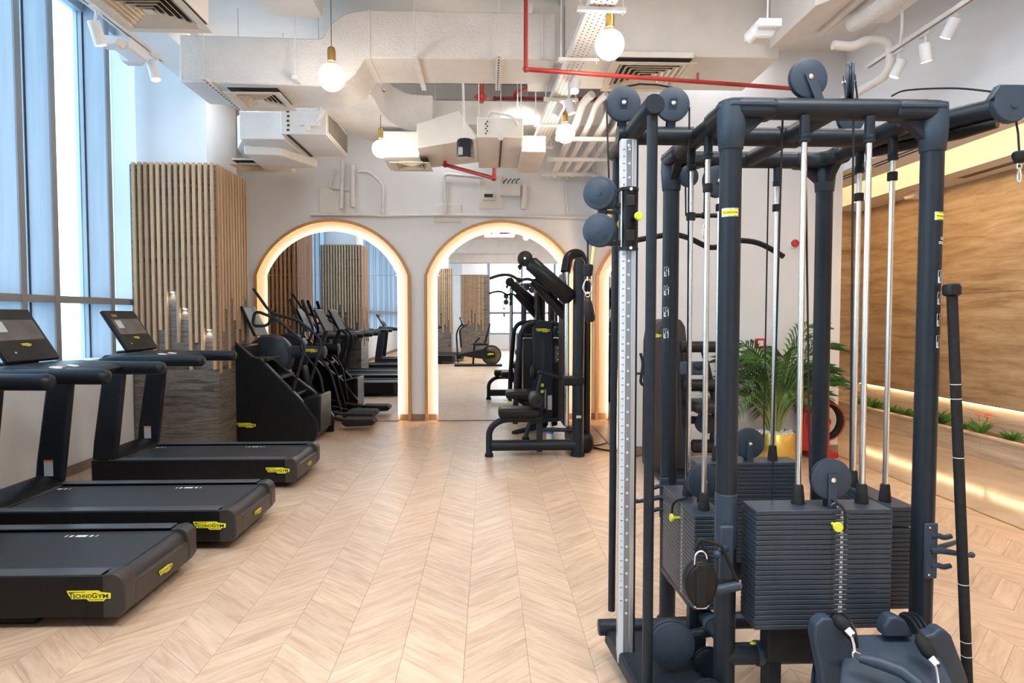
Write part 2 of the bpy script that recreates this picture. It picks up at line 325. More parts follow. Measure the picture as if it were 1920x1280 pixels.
# chevron planks: columns .278 wide, planks at about 43 degrees
CW, PW, X0 = .278, .148, -.105-.278*14
cells = []
for ci in range(28):
    xa = X0+ci*CW; xb = xa+CW
    if xb > XG-.006: xb = XG-.006
    if xa < XL: xa = XL
    if xb-xa < .05: continue
    s = 1 if ci % 2 == 0 else -1
    ya0 = 0 if s > 0 else CW*.93; yb0 = CW*.93 if s > 0 else 0
    nmin = int((-2.2)/PW); nmax = int((YB+.1)/PW)
    for k in range(nmin, nmax+1):
        y = k*PW
        cells.append((ci, k, xa, xb, y+ya0, y+yb0))
def plank_quad(c):
    ci, k, xa, xb, ya, yb = c; g = .0003
    return [(xa+g, ya+g, 0), (xb-g, yb+g, 0), (xb-g, yb+PW-g, 0), (xa+g, ya+PW-g, 0)]
def blocked(x, y):
    return (x > XC and y > YF) or y > YB
def pxsize(c):
    q = plank_quad(c); cx = sum(p[0] for p in q)/4; cy = sum(p[1] for p in q)/4
    if cy < .9: return 0
    z = 0-HC; v = (cx, cy, z)
    a = sum(v[i]*_rt[i] for i in range(3)); b = sum(v[i]*_up[i] for i in range(3)); d = sum(v[i]*_fw[i] for i in range(3))
    px = 960+FPX*a/d; py = 640-FPX*b/d
    if px < -20 or px > 1940 or py > 1300: return 0
    if px > 1420 and py > 900: d *= 1.3
    return 1/d**3
cells = [c for c in cells if not blocked((c[2]+c[3])/2, (c[4]+c[5])/2)]
cells.sort(key=pxsize, reverse=True)
def plank_mesh(cl, name):
    V = []; F = []; UV = []; T = []
    for c in cl:
        q = plank_quad(c); n = len(V); t = .0035
        V += [(p[0], p[1], -.004) for p in q]+[(p[0]+(.0006 if i in (0, 3) else -.0006), p[1]+(.0006 if i in (0, 1) else -.0006), 0) for i, p in enumerate(q)]
        F += [(n+4, n+5, n+6, n+7), (n, n+1, n+5, n+4), (n+1, n+2, n+6, n+5), (n+2, n+3, n+7, n+6), (n+3, n, n+4, n+7)]
        rx, ry = random.random()*40, random.random()*40; L = .41; uv = [(rx, ry), (rx+L, ry), (rx+L, ry+.1), (rx, ry+.1)]
        for fi in ((0, 1, 2, 3), (0, 1, 1, 0), (1, 2, 2, 1), (2, 3, 3, 2), (3, 0, 0, 3)): UV += [uv[j] for j in fi]
        T += [random.random()]*5
    me = bpy.data.meshes.new(name); me.from_pydata(V, [], F); u = me.uv_layers.new(name='UVMap')
    u.data.foreach_set('uv', [x for p in UV for x in p]); a = me.attributes.new('tone', 'FLOAT', 'FACE'); a.data.foreach_set('value', T)
    me.materials.append(M['plank']); o = bpy.data.objects.new(name, me); COL.objects.link(o); o.parent = fl; return o
for c in cells[:300]: plank_mesh([c], 'plank')
plank_mesh(cells[300:], 'plank_field')['kind'] = 'stuff'
bk = MB().bb(XL, XG-.006, YBK, -2.0, -.004, -.001).build('rear_floor_covering', 'archwood', fl)
# walls
S('wall_back', MB().bb(XL-.4, XC+.0, YB, YB+.2, 0, 4.68), 'wall')
S('wall_alcove', MB().bb(XC, XC+.16, YF+.16, YB, 0, ZC), 'wall')
S('wall_front_facing', MB().bb(XC, 3.80, YF, YF+.16, 0, ZC).bb(3.66, 3.80, YF+.16, 9.5, 0, 3.1), 'wall')
S('wall_far_end', MB().bb(3.66, 5.7, 9.4, 9.6, 0, 3.6), 'travy')
wr = S('wall_right', MB().bb(XR+.045, XR+.2, YBK, 9.5, 0, 3.6), 'travb')
ys = [9.4, 7.62, 5.2, 3.1, 1.0, -1.5, -4, -7, YBK]     # tall travertine slabs
for i in range(len(ys)-1):
    for (z0, z1) in ((.50, 1.76), (1.764, 3.10)):
        MB().bb(XR, XR+.045, ys[i+1]+.0015, ys[i]-.0015, z0, z1).build('stone_slab', 'travy', wr)
MB().bb(XR+.012, XR+.03, YBK+.1, 9.35, .490, .4995).build('led_strip', 'ledwall', wr)
S('wall_rear', MB().bb(XL-.3, 5.7, YBK-.15, YBK, 0, .65).bb(XL-.3, 5.7, YBK-.15, YBK, 4.0, ZC).bb(-3.9, -.0, YBK-.15, YBK, .65, 4.0).bb(4.6, 5.7, YBK-.15, YBK, .65, 4.0), 'wall')
S('wall_left', MB().bb(XL-.28, XL, YBK, 7.4, 0, 1.04).bb(XL-.28, XL, 7.4, YB, 0, 4.68), 'wall')
S('trim_sill', MB().bb(XL-.30, XL+.012, YBK, 7.4, 1.04, 1.065), 'wall')
S('ceiling', MB().bb(-3.55, XR+.2, YBK, YB+.1, ZC, ZC+.2), 'ceil')
ZW = 4.68
S('ceiling_window_pocket', MB().bb(XL-.4, -3.5, YBK, YB+.1, ZW, ZW+.1).bb(-3.55, -3.5, YBK, YB, ZC+.2, ZW), 'ceil')
def skirt(name, *b): S(name, MB().bb(*b), 'skirt', bev=.003)
skirt('baseboard_left', XL, XL+.014, YBK, 7.24, 0, .095)
skirt('baseboard_back', -3.0, -1.09+.0, YB-.012, YB, 0, .09)
skirt('baseboard_mid', -1.09, 1.475, YB-.012, YB, 0, .09)
skirt('baseboard_front', XC, 3.80, YF-.014, YF, 0, .10)
skirt('baseboard_alcove', XC-.012, XC, YF, YB, 0, .09)
# left window wall: deep fins, transom, panes
wn = S('window_1', MB().bb(XL-.30, XL-.20, YBK, 7.4, 4.60, ZW), 'mullion')
fy = [7.62, 6.86, 6.00, 5.58, 4.75, 4.33, 3.5]
while fy[-1] > YBK+1: fy += [fy[-1]-.42, fy[-1]-1.25]
for y in fy:
    MB().bb(XL-.205, XL-.004, y-.03, y+.03, 1.06, ZW).build('fin', 'mullion', wn)
    MB().bb(XL-.004, XL+.012, y-.034, y+.034, 1.06, ZW).build('fin_face', 'mframe', wn)
    MB().bb(XL-.215, XL-.205, y-.035, y+.035, 1.06, ZW).build('gasket', 'gasket', wn)
    MB().bb(XL-.30, XL-.215, y-.045, y+.045, 1.06, ZW).build('outer_fin', 'mullion', wn)
MB().bb(XL-.09, XL+.008, YBK, 7.4, 1.62, 1.685).build('transom', 'mframe', wn)
MB().bb(XL-.30, XL-.09, YBK, 7.4, 1.628, 1.675).build('transom_body', 'mullion', wn)
fs = sorted(fy)
for a, b in zip(fs, fs[1:]):
    if b-a < .05: continue
    for z0, z1 in ((1.065, 1.628), (1.675, 4.62)):
        MB().bb(XL-.262, XL-.250, a+.045, b-.045, z0, z1).build('pane', 'glass', wn, sm=0)
# rear windows (seen in the mirrors)
w2 = S('window_2', MB().bb(0, 4.6, YBK-.13, YBK-.05, .65, .72).bb(0, 4.6, YBK-.13, YBK-.05, 3.93, 4.0).bb(0, 4.6, YBK-.12, YBK-.02, 1.58, 1.68), 'mframe')
for i in range(4):
    MB().bb(i*1.5-.0, i*1.5+.1, YBK-.14, YBK-.02, .65, 4.0).build('mullion', 'mullion', w2)
for i in range(3):
    for z0, z1 in ((.72, 1.58), (1.68, 3.93)):
        MB().bb(i*1.5+.1, i*1.5+1.5, YBK-.10, YBK-.09, z0, z1).build('pane', 'glass', w2, sm=0)
S('ground_outside', MB().bb(-2500, -20, -2500, 2500, -60, -59).bb(-20, 2500, -2500, -30, -60, -59), 'hazeground')
# soffit on the right: bulkhead, soffit with slots, cove, lower ceiling over the stone wall
S('ceiling_bulkhead', MB().bb(3.80, 3.88, YBK, 6.95, 3.05, ZC), 'wall')
sf = S('ceiling_soffit', MB().bb(3.88, 4.25, YBK, 9.45, 3.05, 3.12).bb(4.25, 4.31, YBK, 9.45, 3.05, 3.24), 'wall')
S('ceiling_cove', MB().bb(4.25, 5.1, YBK, 9.45, 3.50, 3.56).bb(4.19, 4.25, YBK, 9.45, 3.12, 3.55), 'wall')
S('ceiling_right', MB().bb(5.04, 5.62, YBK, 9.45, 3.05, 3.30).bb(5.04, 5.10, YBK, 9.45, 3.3, 3.5), 'wall')
MB().bb(4.33, 4.38, YBK+.2, 9.35, 3.135, 3.15).build('cove_led_strip', 'cove', sf)
for xs in (3.95, 4.02):
    for a, b in ((1.2, 4.6), (4.75, 6.6), (6.7, 9.2)):
        g = thing('linear_slot_diffuser', '', 'air diffuser', (xs, (a+b)/2, 3.05), 'slot diffusers in the soffit')
        g['label'] = 'long black double slot air diffuser, %s of the right-hand soffit, %s stretch' % ('inner line' if xs > 4 else 'outer line', {1.2: 'nearest', 4.75: 'middle', 6.7: 'farthest'}[a])
        MB().bb(xs-.022, xs+.022, a, b, 3.046, 3.05).build('flange', 'sheet', g)
        for dx in (-.009, .009): MB().bb(xs+dx-.006, xs+dx+.006, a+.02, b-.02, 3.0445, 3.0462).build('slot', 'dark', g)
gg = MB()
g = tag(MB().bb(5.25, 5.36, 5.0, 7.1, 3.044, 3.05).build('linear_grille', 'cream'), 'beige linear air grille in the lower ceiling along the stone wall', 'air grille')
for i in range(5): MB().bb(5.262+i*.02, 5.270+i*.02, 5.05, 7.05, 3.042, 3.0445).build('slot', 'dark', g)
d = thing('smoke_detector', 'small square beige emergency fitting under the ceiling by the stone wall', 'detector', (5.38, 7.9, 3.05))
MB().bb(5.30, 5.46, 7.82, 7.98, 3.01, 3.05).build('base', 'sheet', d, .006); MB().prism([(7.79, 3.01), (8.01, 3.01), (7.97, 2.965), (7.83, 2.965)], 'x', 5.27, 5.49).build('housing', 'cream', d, .012)
e = thing('exit_sign', 'green lit emergency sign at the right edge above the pulley arm', 'sign', atx(1918, 196, 3.7))
c = atx(1921, 197, 3.70); MB().bb(3.68, 3.72, c[1]-.18, c[1]+.12, c[2]-.10, c[2]+.10).build('sign_body', 'bottle', e, .004)
mb = MB().bb(3.674, 3.68, c[1]-.17, c[1]+.02, c[2]-.09, c[2]-.02).bb(3.674, 3.68, c[1]-.17, c[1]+.05, c[2]+.0, c[2]+.08); mb.build('sign_panel', 'green', e)
# beams
S('ceiling_beam', MB().bb(-1.74, -1.34, -8, 5.35, 3.92, ZC), 'ceil')
S('ceiling_beam', MB().bb(-3.5, XC, 7.9, 8.5, 4.12, ZC), 'ceil')
S('ceiling_beam', MB().bb(-3.3, -2.9, -8, 9, 4.05, ZC), 'ceil')
S('ceiling_beam', MB().bb(3.0, 3.4, -8, 4.4, 3.85, ZC), 'ceil')
# pillars with travertine cladding and oak slats
def pillar(x0, x1, y0, y1, label, cat='pillar', slots=True):
    p = thing('pillar', label, cat, ((x0+x1)/2, (y0+y1)/2, 0), 'clad pillars along the windows' if not slots else None)
    MB().bb(x0+.06, x1-.10, y0+.04, y1-.04, 3.1, ZC if x0 > -3.5 else 4.67).build('upper_column', 'wall', p)
    hz = 1.585
    for (z0, z1) in ((0, hz-.001), (hz+.001, 3.155)):
        MB().bb(x0+.02, x1-.02, y0, y0+.03, z0, z1).build('stone_panel', 'travg', p, .002)
        MB().bb(x1-.03, x1, y0+.006, y1, z0, z1).build('stone_panel', 'travg', p, .002)
        MB().bb(x0+.02, x1-.02, y1-.03, y1, z0, z1).build('stone_panel', 'travg', p, .002)
        MB().bb(x0, x0+.02, y0+.006, y1, z0, z1).build('stone_panel', 'travg', p, .002)
    MB().bb(x0+.02, x1-.03, y0+.03, y1-.03, 3.10, 3.13).build('top_ledge', 'wall', p)
    bot = [660,655,655,657,619,655,547,642,578,693,642,657,618,693]
    sp = .0645
    for i in range(14):
        z = at(300, bot[i], 7.2)[2]; x = x0+.055+i*sp
        MB().bb(x-.0165, x+.0165, y0-.032, y0, z, 3.17).build('slat', 'slat', p, .0015, sm=0)
        MB().bb(x-.0165, x+.0165, y1, y1+.032, z, 3.17).build('slat', 'slat', p, .0015, sm=0)
    bs = [692, 620, 580, 687, 560, 600, 707, 617, 639, 560, 685]
    for i in range(11):
        z = HC-(bs[i]-592)*7.7/1200; y = y0+.045+i*.082
        MB().bb(x1, x1+.020, y-.017, y+.017, z, 3.17).build('slat', 'slat', p, .0015, sm=0)
    for i in (6, 8, 12, 3):
        z = at(300, bot[i], 7.2)[2]; x = x0+.055+i*sp
        MB().cyl((x, y0-.016, z), (x, y0-.016, z-.006), .012).build('slat_downlight', 'lamp', p)
    return p
pillar(XL+.02, -2.99, 7.2, 8.12, 'square pillar clad in grey travertine and oak slats between treadmills and arched mirrors')
for i in (6, 8, 12):
    z = at(300, [0,0,0,0,0,0,547,0,578,0,0,0,618][i], 7.2)[2]; spot((XL+.075+i*.0645, 7.175, z-.01), (XL+.075+i*.0645, 7.21, z-1), .7, 110, WARM, .6, .01)
pillar(XL+.02, -2.99, 2.12, 3.04, 'slatted pillar seen in the left arched mirror, beyond the nearest treadmill', slots=False)
pillar(-2.22, -1.30, -5.3, -4.4, 'slatted pillar seen at the left edge of the middle mirror', slots=False)
pillar(-1.1, .05, -8.6, -7.7, 'slatted pillar seen farthest back in the middle mirror', slots=False)
# ------------------------------------------------------------------ arched mirrors
def arc_poly(cx, hw, zs, rise, n=28):
    R = (hw*hw+rise*rise)/(2*rise); cz = zs+rise-R; a0 = math.asin(hw/R)
    return [(cx+R*math.sin(-a0+2*a0*i/n), cz+R*math.cos(-a0+2*a0*i/n)) for i in range(n+1)]
def arch(label, tf, cx, hw=1.09, zs=2.07, rise=.79):
    # tf maps (u, d, z): u along the wall, d out from the wall, z up
    o = tf(cx, 0, 0); t = thing('arched_mirror', label, 'mirror', o)
    def ring(name, m, hw1, r1, hw2, r2, d0, d1, z0=0, bev=0):
        A = [(cx-hw1, z0)]+arc_poly(cx, hw1, zs, r1)+[(cx+hw1, z0)]; B = [(cx-hw2, z0)]+arc_poly(cx, hw2, zs, r2)+[(cx+hw2, z0)]
        n = len(A); V = []; mb = MB()
        for P in (A, B):
            for d in (d0, d1): V += [tf(p[0], d, p[1]) for p in P]
        F = []
        for i in range(n-1):
            F += [(i, i+1, n+i+1, n+i), (2*n+i, 3*n+i, 3*n+i+1, 2*n+i+1), (n+i, n+i+1, 3*n+i+1, 3*n+i), (i, 2*n+i, 2*n+i+1, i+1)]
        F += [(0, n, 3*n, 2*n), (n-1, 3*n-1, 4*n-1, 2*n-1)]
        return mb.add(V, F).build(name, m, t, bev)
    ring('outer_frame', 'archwood', hw, rise, hw-.042, rise-.042, 0, .085)
    ring('reveal_band', 'wall', hw-.042, rise-.042, hw-.40, rise-.40, 0, .012, .09)
    k = MB()
    iw, ir = hw-.185, rise-.175
    for s in (-1, 1):
        a, b = sorted((cx+s*(hw-.042), cx+s*(iw+.012)))
        q = [tf(a, 0, 0), tf(b, 0, 0), tf(b, .018, 0), tf(a, .018, 0)]; MB().hexa(q, [(p[0], p[1], .09) for p in q]).build('plinth', 'skirt', t)
    G = arc_poly(cx, iw, zs, ir); g = .0015
    up = [(cx-iw, zs+g)]+G[1:-1]+[(cx+iw, zs+g)]; lo = [(cx-iw, .012), (cx-iw, zs-g), (cx+iw, zs-g), (cx+iw, .012)]
    for P in (up, lo):
        n = len(P); mb = MB().add([tf(p[0], .070, p[1]) for p in P]+[tf(p[0], .078, p[1]) for p in P],
             [list(range(n)), list(range(2*n-1, n-1, -1))]+[(i, (i+1) % n, n+(i+1) % n, n+i) for i in range(n)])
        mb.build('mirror_pane', 'mirror', t, sm=0)
    bw, br = iw-.03, ir-.03
    ring('led_strip', 'led', bw+.012, br+.012, bw, br, .030, .045, .03)
    P = [(cx-bw, .0)]+arc_poly(cx, bw, zs, br)+[(cx+bw, .0)]; n = len(P)
    MB().add([tf(p[0], .012, p[1]) for p in P]+[tf(p[0], .0695, p[1]) for p in P],
        [list(range(n)), list(range(2*n-1, n-1, -1))]+[(i, (i+1) % n, n+(i+1) % n, n+i) for i in range(n)]).build('backing_board', 'sheet', t)
    q = [tf(cx-iw, .01, 0), tf(cx+iw, .01, 0), tf(cx+iw, .08, 0), tf(cx-iw, .08, 0)]
    MB().hexa(q, [(p[0], p[1], .012) for p in q]).build('bottom_channel', 'skirt', t)
    return t
arch('left arched mirror in an oak frame with glowing edge, behind the climbing machines', lambda u, d, z: (u, YB-d, z), -2.185)
arch('middle arched mirror in an oak frame with glowing edge, behind the lat pulldown machine', lambda u, d, z: (u, YB-d, z), .19)
arch('arched mirror on the side wall, half hidden behind the notched rail of the cable station', lambda u, d, z: (XC-d, u, z), 7.86, 1.02, 2.07, .74)
# ------------------------------------------------------------------ planter along the stone wall
pl = thing('stone_planter', 'low travertine planter trough with a row of plants under the golden stone wall', 'planter', (5.3, 3, 0))
ysl = [9.38, 7.9, 6.5, 5.1, 3.7, 2.3, .9, -.5]
for i in range(len(ysl)-1): MB().bb(5.18, 5.215, ysl[i+1]+.001, ysl[i]-.001, 0, .225).build('front_slab', 'travb', pl, .002)
for i in range(len(ysl)-1): MB().bb(5.165, 5.25, ysl[i+1]+.001, ysl[i]-.001, .225, .248).build('coping_slab', 'travb', pl, .003)
MB().bb(5.215, 5.59, -.5, 9.38, 0, .205).build('soil_bed', 'soil', pl)
# ------------------------------------------------------------------ ceiling services
def rod(mb, x, y, z0, z1=ZC, r=.005): return mb.cyl((x, y, z0), (x, y, z1), r, n=6)
def duct_prof(t, name, prof, y0, y1, m='duct', bev=.012): return MB().prism(prof, 'y', y0, y1).build(name, m, t, bev, sm=50)
def sbez(p0, p1, p2, p3, k=8):
    return [tuple((1-t)**3*a+3*(1-t)**2*t*b+3*(1-t)*t*t*c+t**3*d for a, b, c, d in zip(p0, p1, p2, p3)) for t in [i/k for i in range(k+1)]]
# main duct with an S bend up to the right
Y1, Y2 = 5.4, 5.97
def q(px, py): p = at(px, py, Y1); return (p[0], p[2])
top = [q(336, 64)]+[q(597, 72)]+sbez(q(605, 70), q(620, 30), q(655, 19), q(690, 18))+[q(1042, 24)]
bot = [q(1042, 112), q(690, 109)]+sbez(q(684, 110), q(660, 150), q(650, 162), q(600, 161))+[q(336, 153)]
md = thing('supply_duct', 'white insulated main air duct with an S bend crossing above the left pillar', 'duct', (q(690, 60)[0], Y1+.28, 3.5))
duct_prof(md, 'duct_body', top+bot, Y1, Y2)
for px in (392, 692, 1016):
    a = at(px, 60, Y1)
    MB().bb(a[0]-.012, a[0]+.012, Y1-.012, Y2+.01, a[2]-.22 if px > 600 else a[2]-.38, a[2]+.18).build('joint_flange', 'duct', md, .004) if px != 392 else None
for px in (392, 560, 780, 935):
    a = at(px, 150 if px < 600 else 108, Y1); s = MB().bb(a[0]-.02, a[0]+.02, Y1-.12, Y2+.1, a[2]-.035, a[2]-.005); s.build('hanger_channel', 'pipe', md)
    for i in range(14): MB().bb(a[0]-.007, a[0]+.007, Y1-.10+i*.055, Y1-.075+i*.055, a[2]-.0365, a[2]-.0349).build('slot', 'dark', md) if px in (392, 935) else None
    for yy in (Y1-.09, Y2+.07): rod(MB(), a[0], yy, a[2]-.045).build('hanger_rod', 'pipe', md)
# side duct behind the left end
sd = thing('side_duct', 'white duct stub rising beside the near square diffuser', 'duct', (-2.35, 4.6, 3.95))
MB().bb(-2.62, -2.1, 3.6, 4.7, 3.98, ZC-.005).build('duct_body', 'duct', sd, .01)
# beam-like duct on the right
rb = thing('overhead_duct', 'wide beige duct across the ceiling right of the cable tray', 'duct', (1.6, 5.8, 3.7))
a = at(1055, 112, 5.45); b = at(1440, 112, 5.45)
MB().bb(a[0]+.02, b[0]+.1, 5.45, 6.25, 3.69, ZC-.01).build('duct_body', 'sheet', rb, .01)
MB().bb(a[0]-.25, a[0]+.02, 5.5, 6.2, 3.64, 4.12).build('duct_collar', 'sheet', rb, .008)
r2 = thing('riser_duct', 'large white sheet metal duct with a flanged joint at the upper right', 'duct', (2.7, 4.8, 3.9))
P0 = [(2.25, 3.80), (2.62, 4.02), (3.0, 4.02), (3.0, ZC), (2.25, ZC)]
MB().prism([(2.35, 3.72), (2.95, 3.95), (3.35, 3.95), (3.35, ZC-.01), (2.35, ZC-.01)], 'y', 4.6, 5.35).build('duct_body', 'sheet', r2, .008)
MB().bb(2.75, 2.80, 4.57, 5.38, 3.84, ZC-.01).build('joint_flange', 'sheet', r2, .004); MB().bb(2.83, 2.87, 4.57, 5.38, 3.86, ZC-.01).build('joint_flange', 'sheet', r2, .004)
# elbow duct to the back and the run along the wall
ed = thing('elbow_duct', 'cream duct elbow turning right behind the main duct', 'duct', (-1.2, 6.6, 3.6))
outer = [(-1.62, 5.9)]+sbez((-1.62, 6.2), (-1.62, 7.2), (-1.3, 7.75), (-.9, 7.8), 8)
inner = sbez((-.7, 7.1), (-.95, 7.1), (-1.05, 6.8), (-1.05, 6.3), 6)+[(-1.05, 5.9)]
MB().prism(outer+[(-.6, 7.8), (-.6, 7.1)]+inner, 'z', 3.50, 3.9).build('duct_body', 'duct', ed, .01)
a = at(735, 197, 7.7); b = at(1080, 245, 7.7)
rd = thing('rear_duct', 'beige straight duct running in front of the back wall', 'duct', (0, 8.0, 3.8))
MB().bb(a[0], b[0]+.3, 7.5, 8.2, b[2], a[2]).build('duct_body', 'sheet', rd, .01)
for x in (-.6, .15, .8):
    for yy in (7.47, 8.23): rod(MB(), x, yy, b[2]-.04).build('hanger_rod', 'pipe', rd)
    MB().bb(x-.02, x+.02, 7.42, 8.28, b[2]-.035, b[2]-.004).build('hanger_channel', 'pipe', rd)
# fan coil units
def rods(t, pts, z):
    for (x, y) in pts: rod(MB(), x, y, z).build('hanger_rod', 'pipe', t)
f1 = thing('fan_coil_unit', 'white fan coil unit with a brown mesh grille hanging left of the elbow duct', 'air unit', (-1.83, 6.95, 3.4))
MB().bb(-2.05, -1.6, 6.5, 7.4, 3.30, 3.56).build('housing', 'sheet', f1, .008)
MB().bb(-1.603, -1.59, 6.52, 7.38, 3.31, 3.55).build('grille_frame', 'sheet', f1)
for y0 in (6.54, 6.97): MB().bb(-1.592, -1.584, y0, y0+.40, 3.335, 3.53).build('mesh_filter', 'grille', f1)
MB().bb(-2.0, -1.97, 6.52, 7.38, 3.293, 3.302).build('seam', 'dark', f1); MB().cyl((-1.78, 6.46, 3.36), (-1.78, 6.5, 3.36), .03).build('drain_port', 'pipe', f1)
MB().bb(-1.86, -1.66, 6.46, 6.5, 3.38, 3.5).build('valve_box', 'pipe', f1, .005)
for i in range(5): MB().bb(-1.99+.004*(i % 2), -1.965+.004*(i % 2), 6.496, 6.5, 3.33+i*.045, 3.35+i*.045).build('connector', 'dark', f1)
rods(f1, ((-2.03, 6.55), (-1.62, 6.55), (-2.03, 7.35), (-1.62, 7.35)), 3.5)
MB().tube(fillet([(-1.7, 6.5, 3.42), (-1.62, 6.38, 3.42), (-1.55, 6.36, 3.62), (-1.5, 6.5, 4.2)], .08), .014, 8).build('conduit', 'pipe', f1)
d1 = thing('branch_duct', 'white tapered duct from the left fan coil unit towards the pillar', 'duct', (-2.7, 7.2, 3.4))
MB().hexa([(-2.76, 7.25, 3.34), (-2.5, 6.7, 3.30), (-2.5, 7.3, 3.30), (-2.96, 8.2, 3.36)], [(-2.76, 7.25, 3.70), (-2.5, 6.7, 3.56), (-2.5, 7.3, 3.56), (-2.96, 8.2, 3.72)]).build('duct_body', 'sheet', d1, .008)
MB().bb(-2.5, -2.05, 6.62, 7.32, 3.28, 3.56).build('flexible_connector', 'duct', d1, .01)
MB().bb(-2.95, -2.5, 8.2, 8.5, 3.36, 3.72).build('plenum', 'sheet', d1, .008)
MB().prism([(-2.56, 6.9), (-2.2, 6.95), (-1.95, 7.5), (-2.6, 7.65)], 'z', 3.20, 3.29).build('lower_duct', 'sheet', d1, .01)
f2 = thing('fan_coil_unit', 'white fan coil unit above the middle arch beside the cable tray', 'air unit', (.12, 7.2, 3.4))
MB().bb(-.11, .36, 6.55, 7.9, 3.30, 3.50).build('housing', 'sheet', f2, .008); MB().bb(.13, .15, 6.56, 7.8, 3.293, 3.302).build('seam', 'dark', f2)
for i in range(6): MB().ball((-.02+.015*(i % 2), 6.548, 3.34+i*.024), .009, 8, 6).build('connector', 'dark', f2)
MB().tube(fillet([(.0, 6.8, 3.5), (.02, 6.6, 3.58), (.25, 6.5, 3.5), (.3, 6.52, 3.42)], .06), .014, 8).build('conduit', 'pipe', f2)
MB().cyl((.13, 6.5, 3.29), (.13, 6.56, 3.31), .03).build('drain_port', 'pipe', f2); rods(f2, ((-.09, 6.58), (.34, 6.58), (-.09, 7.4), (.34, 7.4)), 3.45)
MB().bb(.36, .62, 6.9, 7.9, 3.25, 3.42).build('side_box', 'sheet', f2, .006)
d2 = thing('branch_duct', 'white tapered duct from the right fan coil unit to the small diffuser', 'duct', (-.6, 7, 3.4))
MB().hexa([(-.72, 6.6, 3.20), (-.11, 6.6, 3.30), (-.11, 7.6, 3.30), (-.72, 7.5, 3.20)], [(-.72, 6.6, 3.45), (-.30, 6.6, 3.58), (-.11, 7.6, 3.58), (-.72, 7.5, 3.45)]).build('duct_body', 'sheet', d2, .008)
MB().bb(-1.12, -.72, 6.85, 7.5, 3.17, 3.44).build('plenum', 'sheet', d2, .008)
# square four-way diffusers
def diffuser(label, cx, cy, z, s, plen=.22, rz=0):
    t = thing('square_diffuser', label, 'air diffuser', (cx, cy, z)); h = s/2
    def ringp(a, za, b, zb, th=.004):
        V = []
        for hh, zz in ((a, za), (b, zb), (b, zb+th), (a, za+th)): V += [(cx-hh, cy-hh, zz), (cx+hh, cy-hh, zz), (cx+hh, cy+hh, zz), (cx-hh, cy+hh, zz)]
        F = []
        for k in range(4):
            for j in range(4): F.append((k*4+j, k*4+(j+1) % 4, ((k+1) % 4)*4+(j+1) % 4, ((k+1) % 4)*4+j))
        return MB().add(V, F)
    ringp(h, z, h-.055, z+.004).build('frame', 'cream', t, sm=0)
    for i in range(5):
        a = h-.065-i*.042*s/.6
        ringp(a, z+.004, a-.030*s/.6, z+.032).build('louvre', 'cream', t, sm=0)
    MB().bb(cx-.03, cx+.03, cy-.03, cy+.03, z+.006, z+.012).build('centre_panel', 'cream', t)
    MB().bb(cx-h+.03, cx+h-.03, cy-h+.03, cy+h-.03, z+.045, z+.05).build('throat', 'dark', t)
    MB().bb(cx-h+.02, cx+h-.02, cy-h+.02, cy+h-.02, z+.05, z+plen).build('plenum_box', 'sheet', t, .005); return t
a = at(242, 60, 4.55); b = at(400, 61, 4.55); s = b[0]-a[0]
diffuser('largest square louvred air diffuser, at the top left corner near the window track', (a[0]+b[0])/2, 4.55-s/2, a[2], s, .5)
a = at(457, 207, 5.92); b = at(557, 209, 5.92); s = b[0]-a[0]; diffuser('square louvred air diffuser under the main duct, right of the left pillar', (a[0]+b[0])/2, 5.92-s/2, a[2], s, .07)
a = at(741, 316, 7.35); b = at(812, 316, 7.35); s = b[0]-a[0]; diffuser('small louvred air diffuser hanging above the gap between the arches', (a[0]+b[0])/2, 7.35-s/2, a[2]-.03, s, .05)
diffuser('louvred air diffuser just right of the left pillar below the branch duct', -2.72, 7.65, 3.22, .42, .07)
a = at(1125, 171, 6.0); b = at(1262, 176, 6.0); s = b[0]-a[0]; diffuser('louvred air diffuser above the pulleys of the cable station', (a[0]+b[0])/2, 6.0-s/2, a[2], s, .1)
# pendants
def pendant(label, px, py, y, r=.098, canopy=False, pw=9):
    c = at(px, py, y); t = thing('globe_pendant', label, 'pendant lamp', (c[0], c[1], ZC), 'globe pendants')
    g = MB().ball(c, r, 28, 18).build('globe', 'globe', t, sm=180)
    x, y_, z = c; k = r/.098
    MB().lathe((x, y_, z+r-.01), (0, 0, 1), [(.022*k, 0), (.022*k, .02), (.03*k, .025), (.031*k, .10), (.026*k, .125), (.012*k, .135), (.004, .14)]).build('socket', 'brass', t)
    MB().cyl((x, y_, z+r+.12), (x, y_, ZC), .0028, n=6).build('cord', 'frame', t)
    if canopy: MB().lathe((x, y_, z+r+.02+canopy), (0, 0, 1), [(.05, 0), (.055, .012), (.012, .02)]).build('canopy', 'brass', t)
    point((x, y_, z-r-.03), pw, (1, .88, .74), .06); return t
pendant('lit white globe pendant in front of the S bend of the main duct', 622, 145, 4.9, .10)
pendant('lit globe pendant nearest the top centre, right of the cable tray', 1143, 84, 4.36, .098)
pendant('lit globe pendant left of the two, hanging above the left arch', 714, 279, 6.5, .086, .46)
pendant('lit globe pendant under the cable tray beside the cable station', 1060, 250, 6.5, .096)
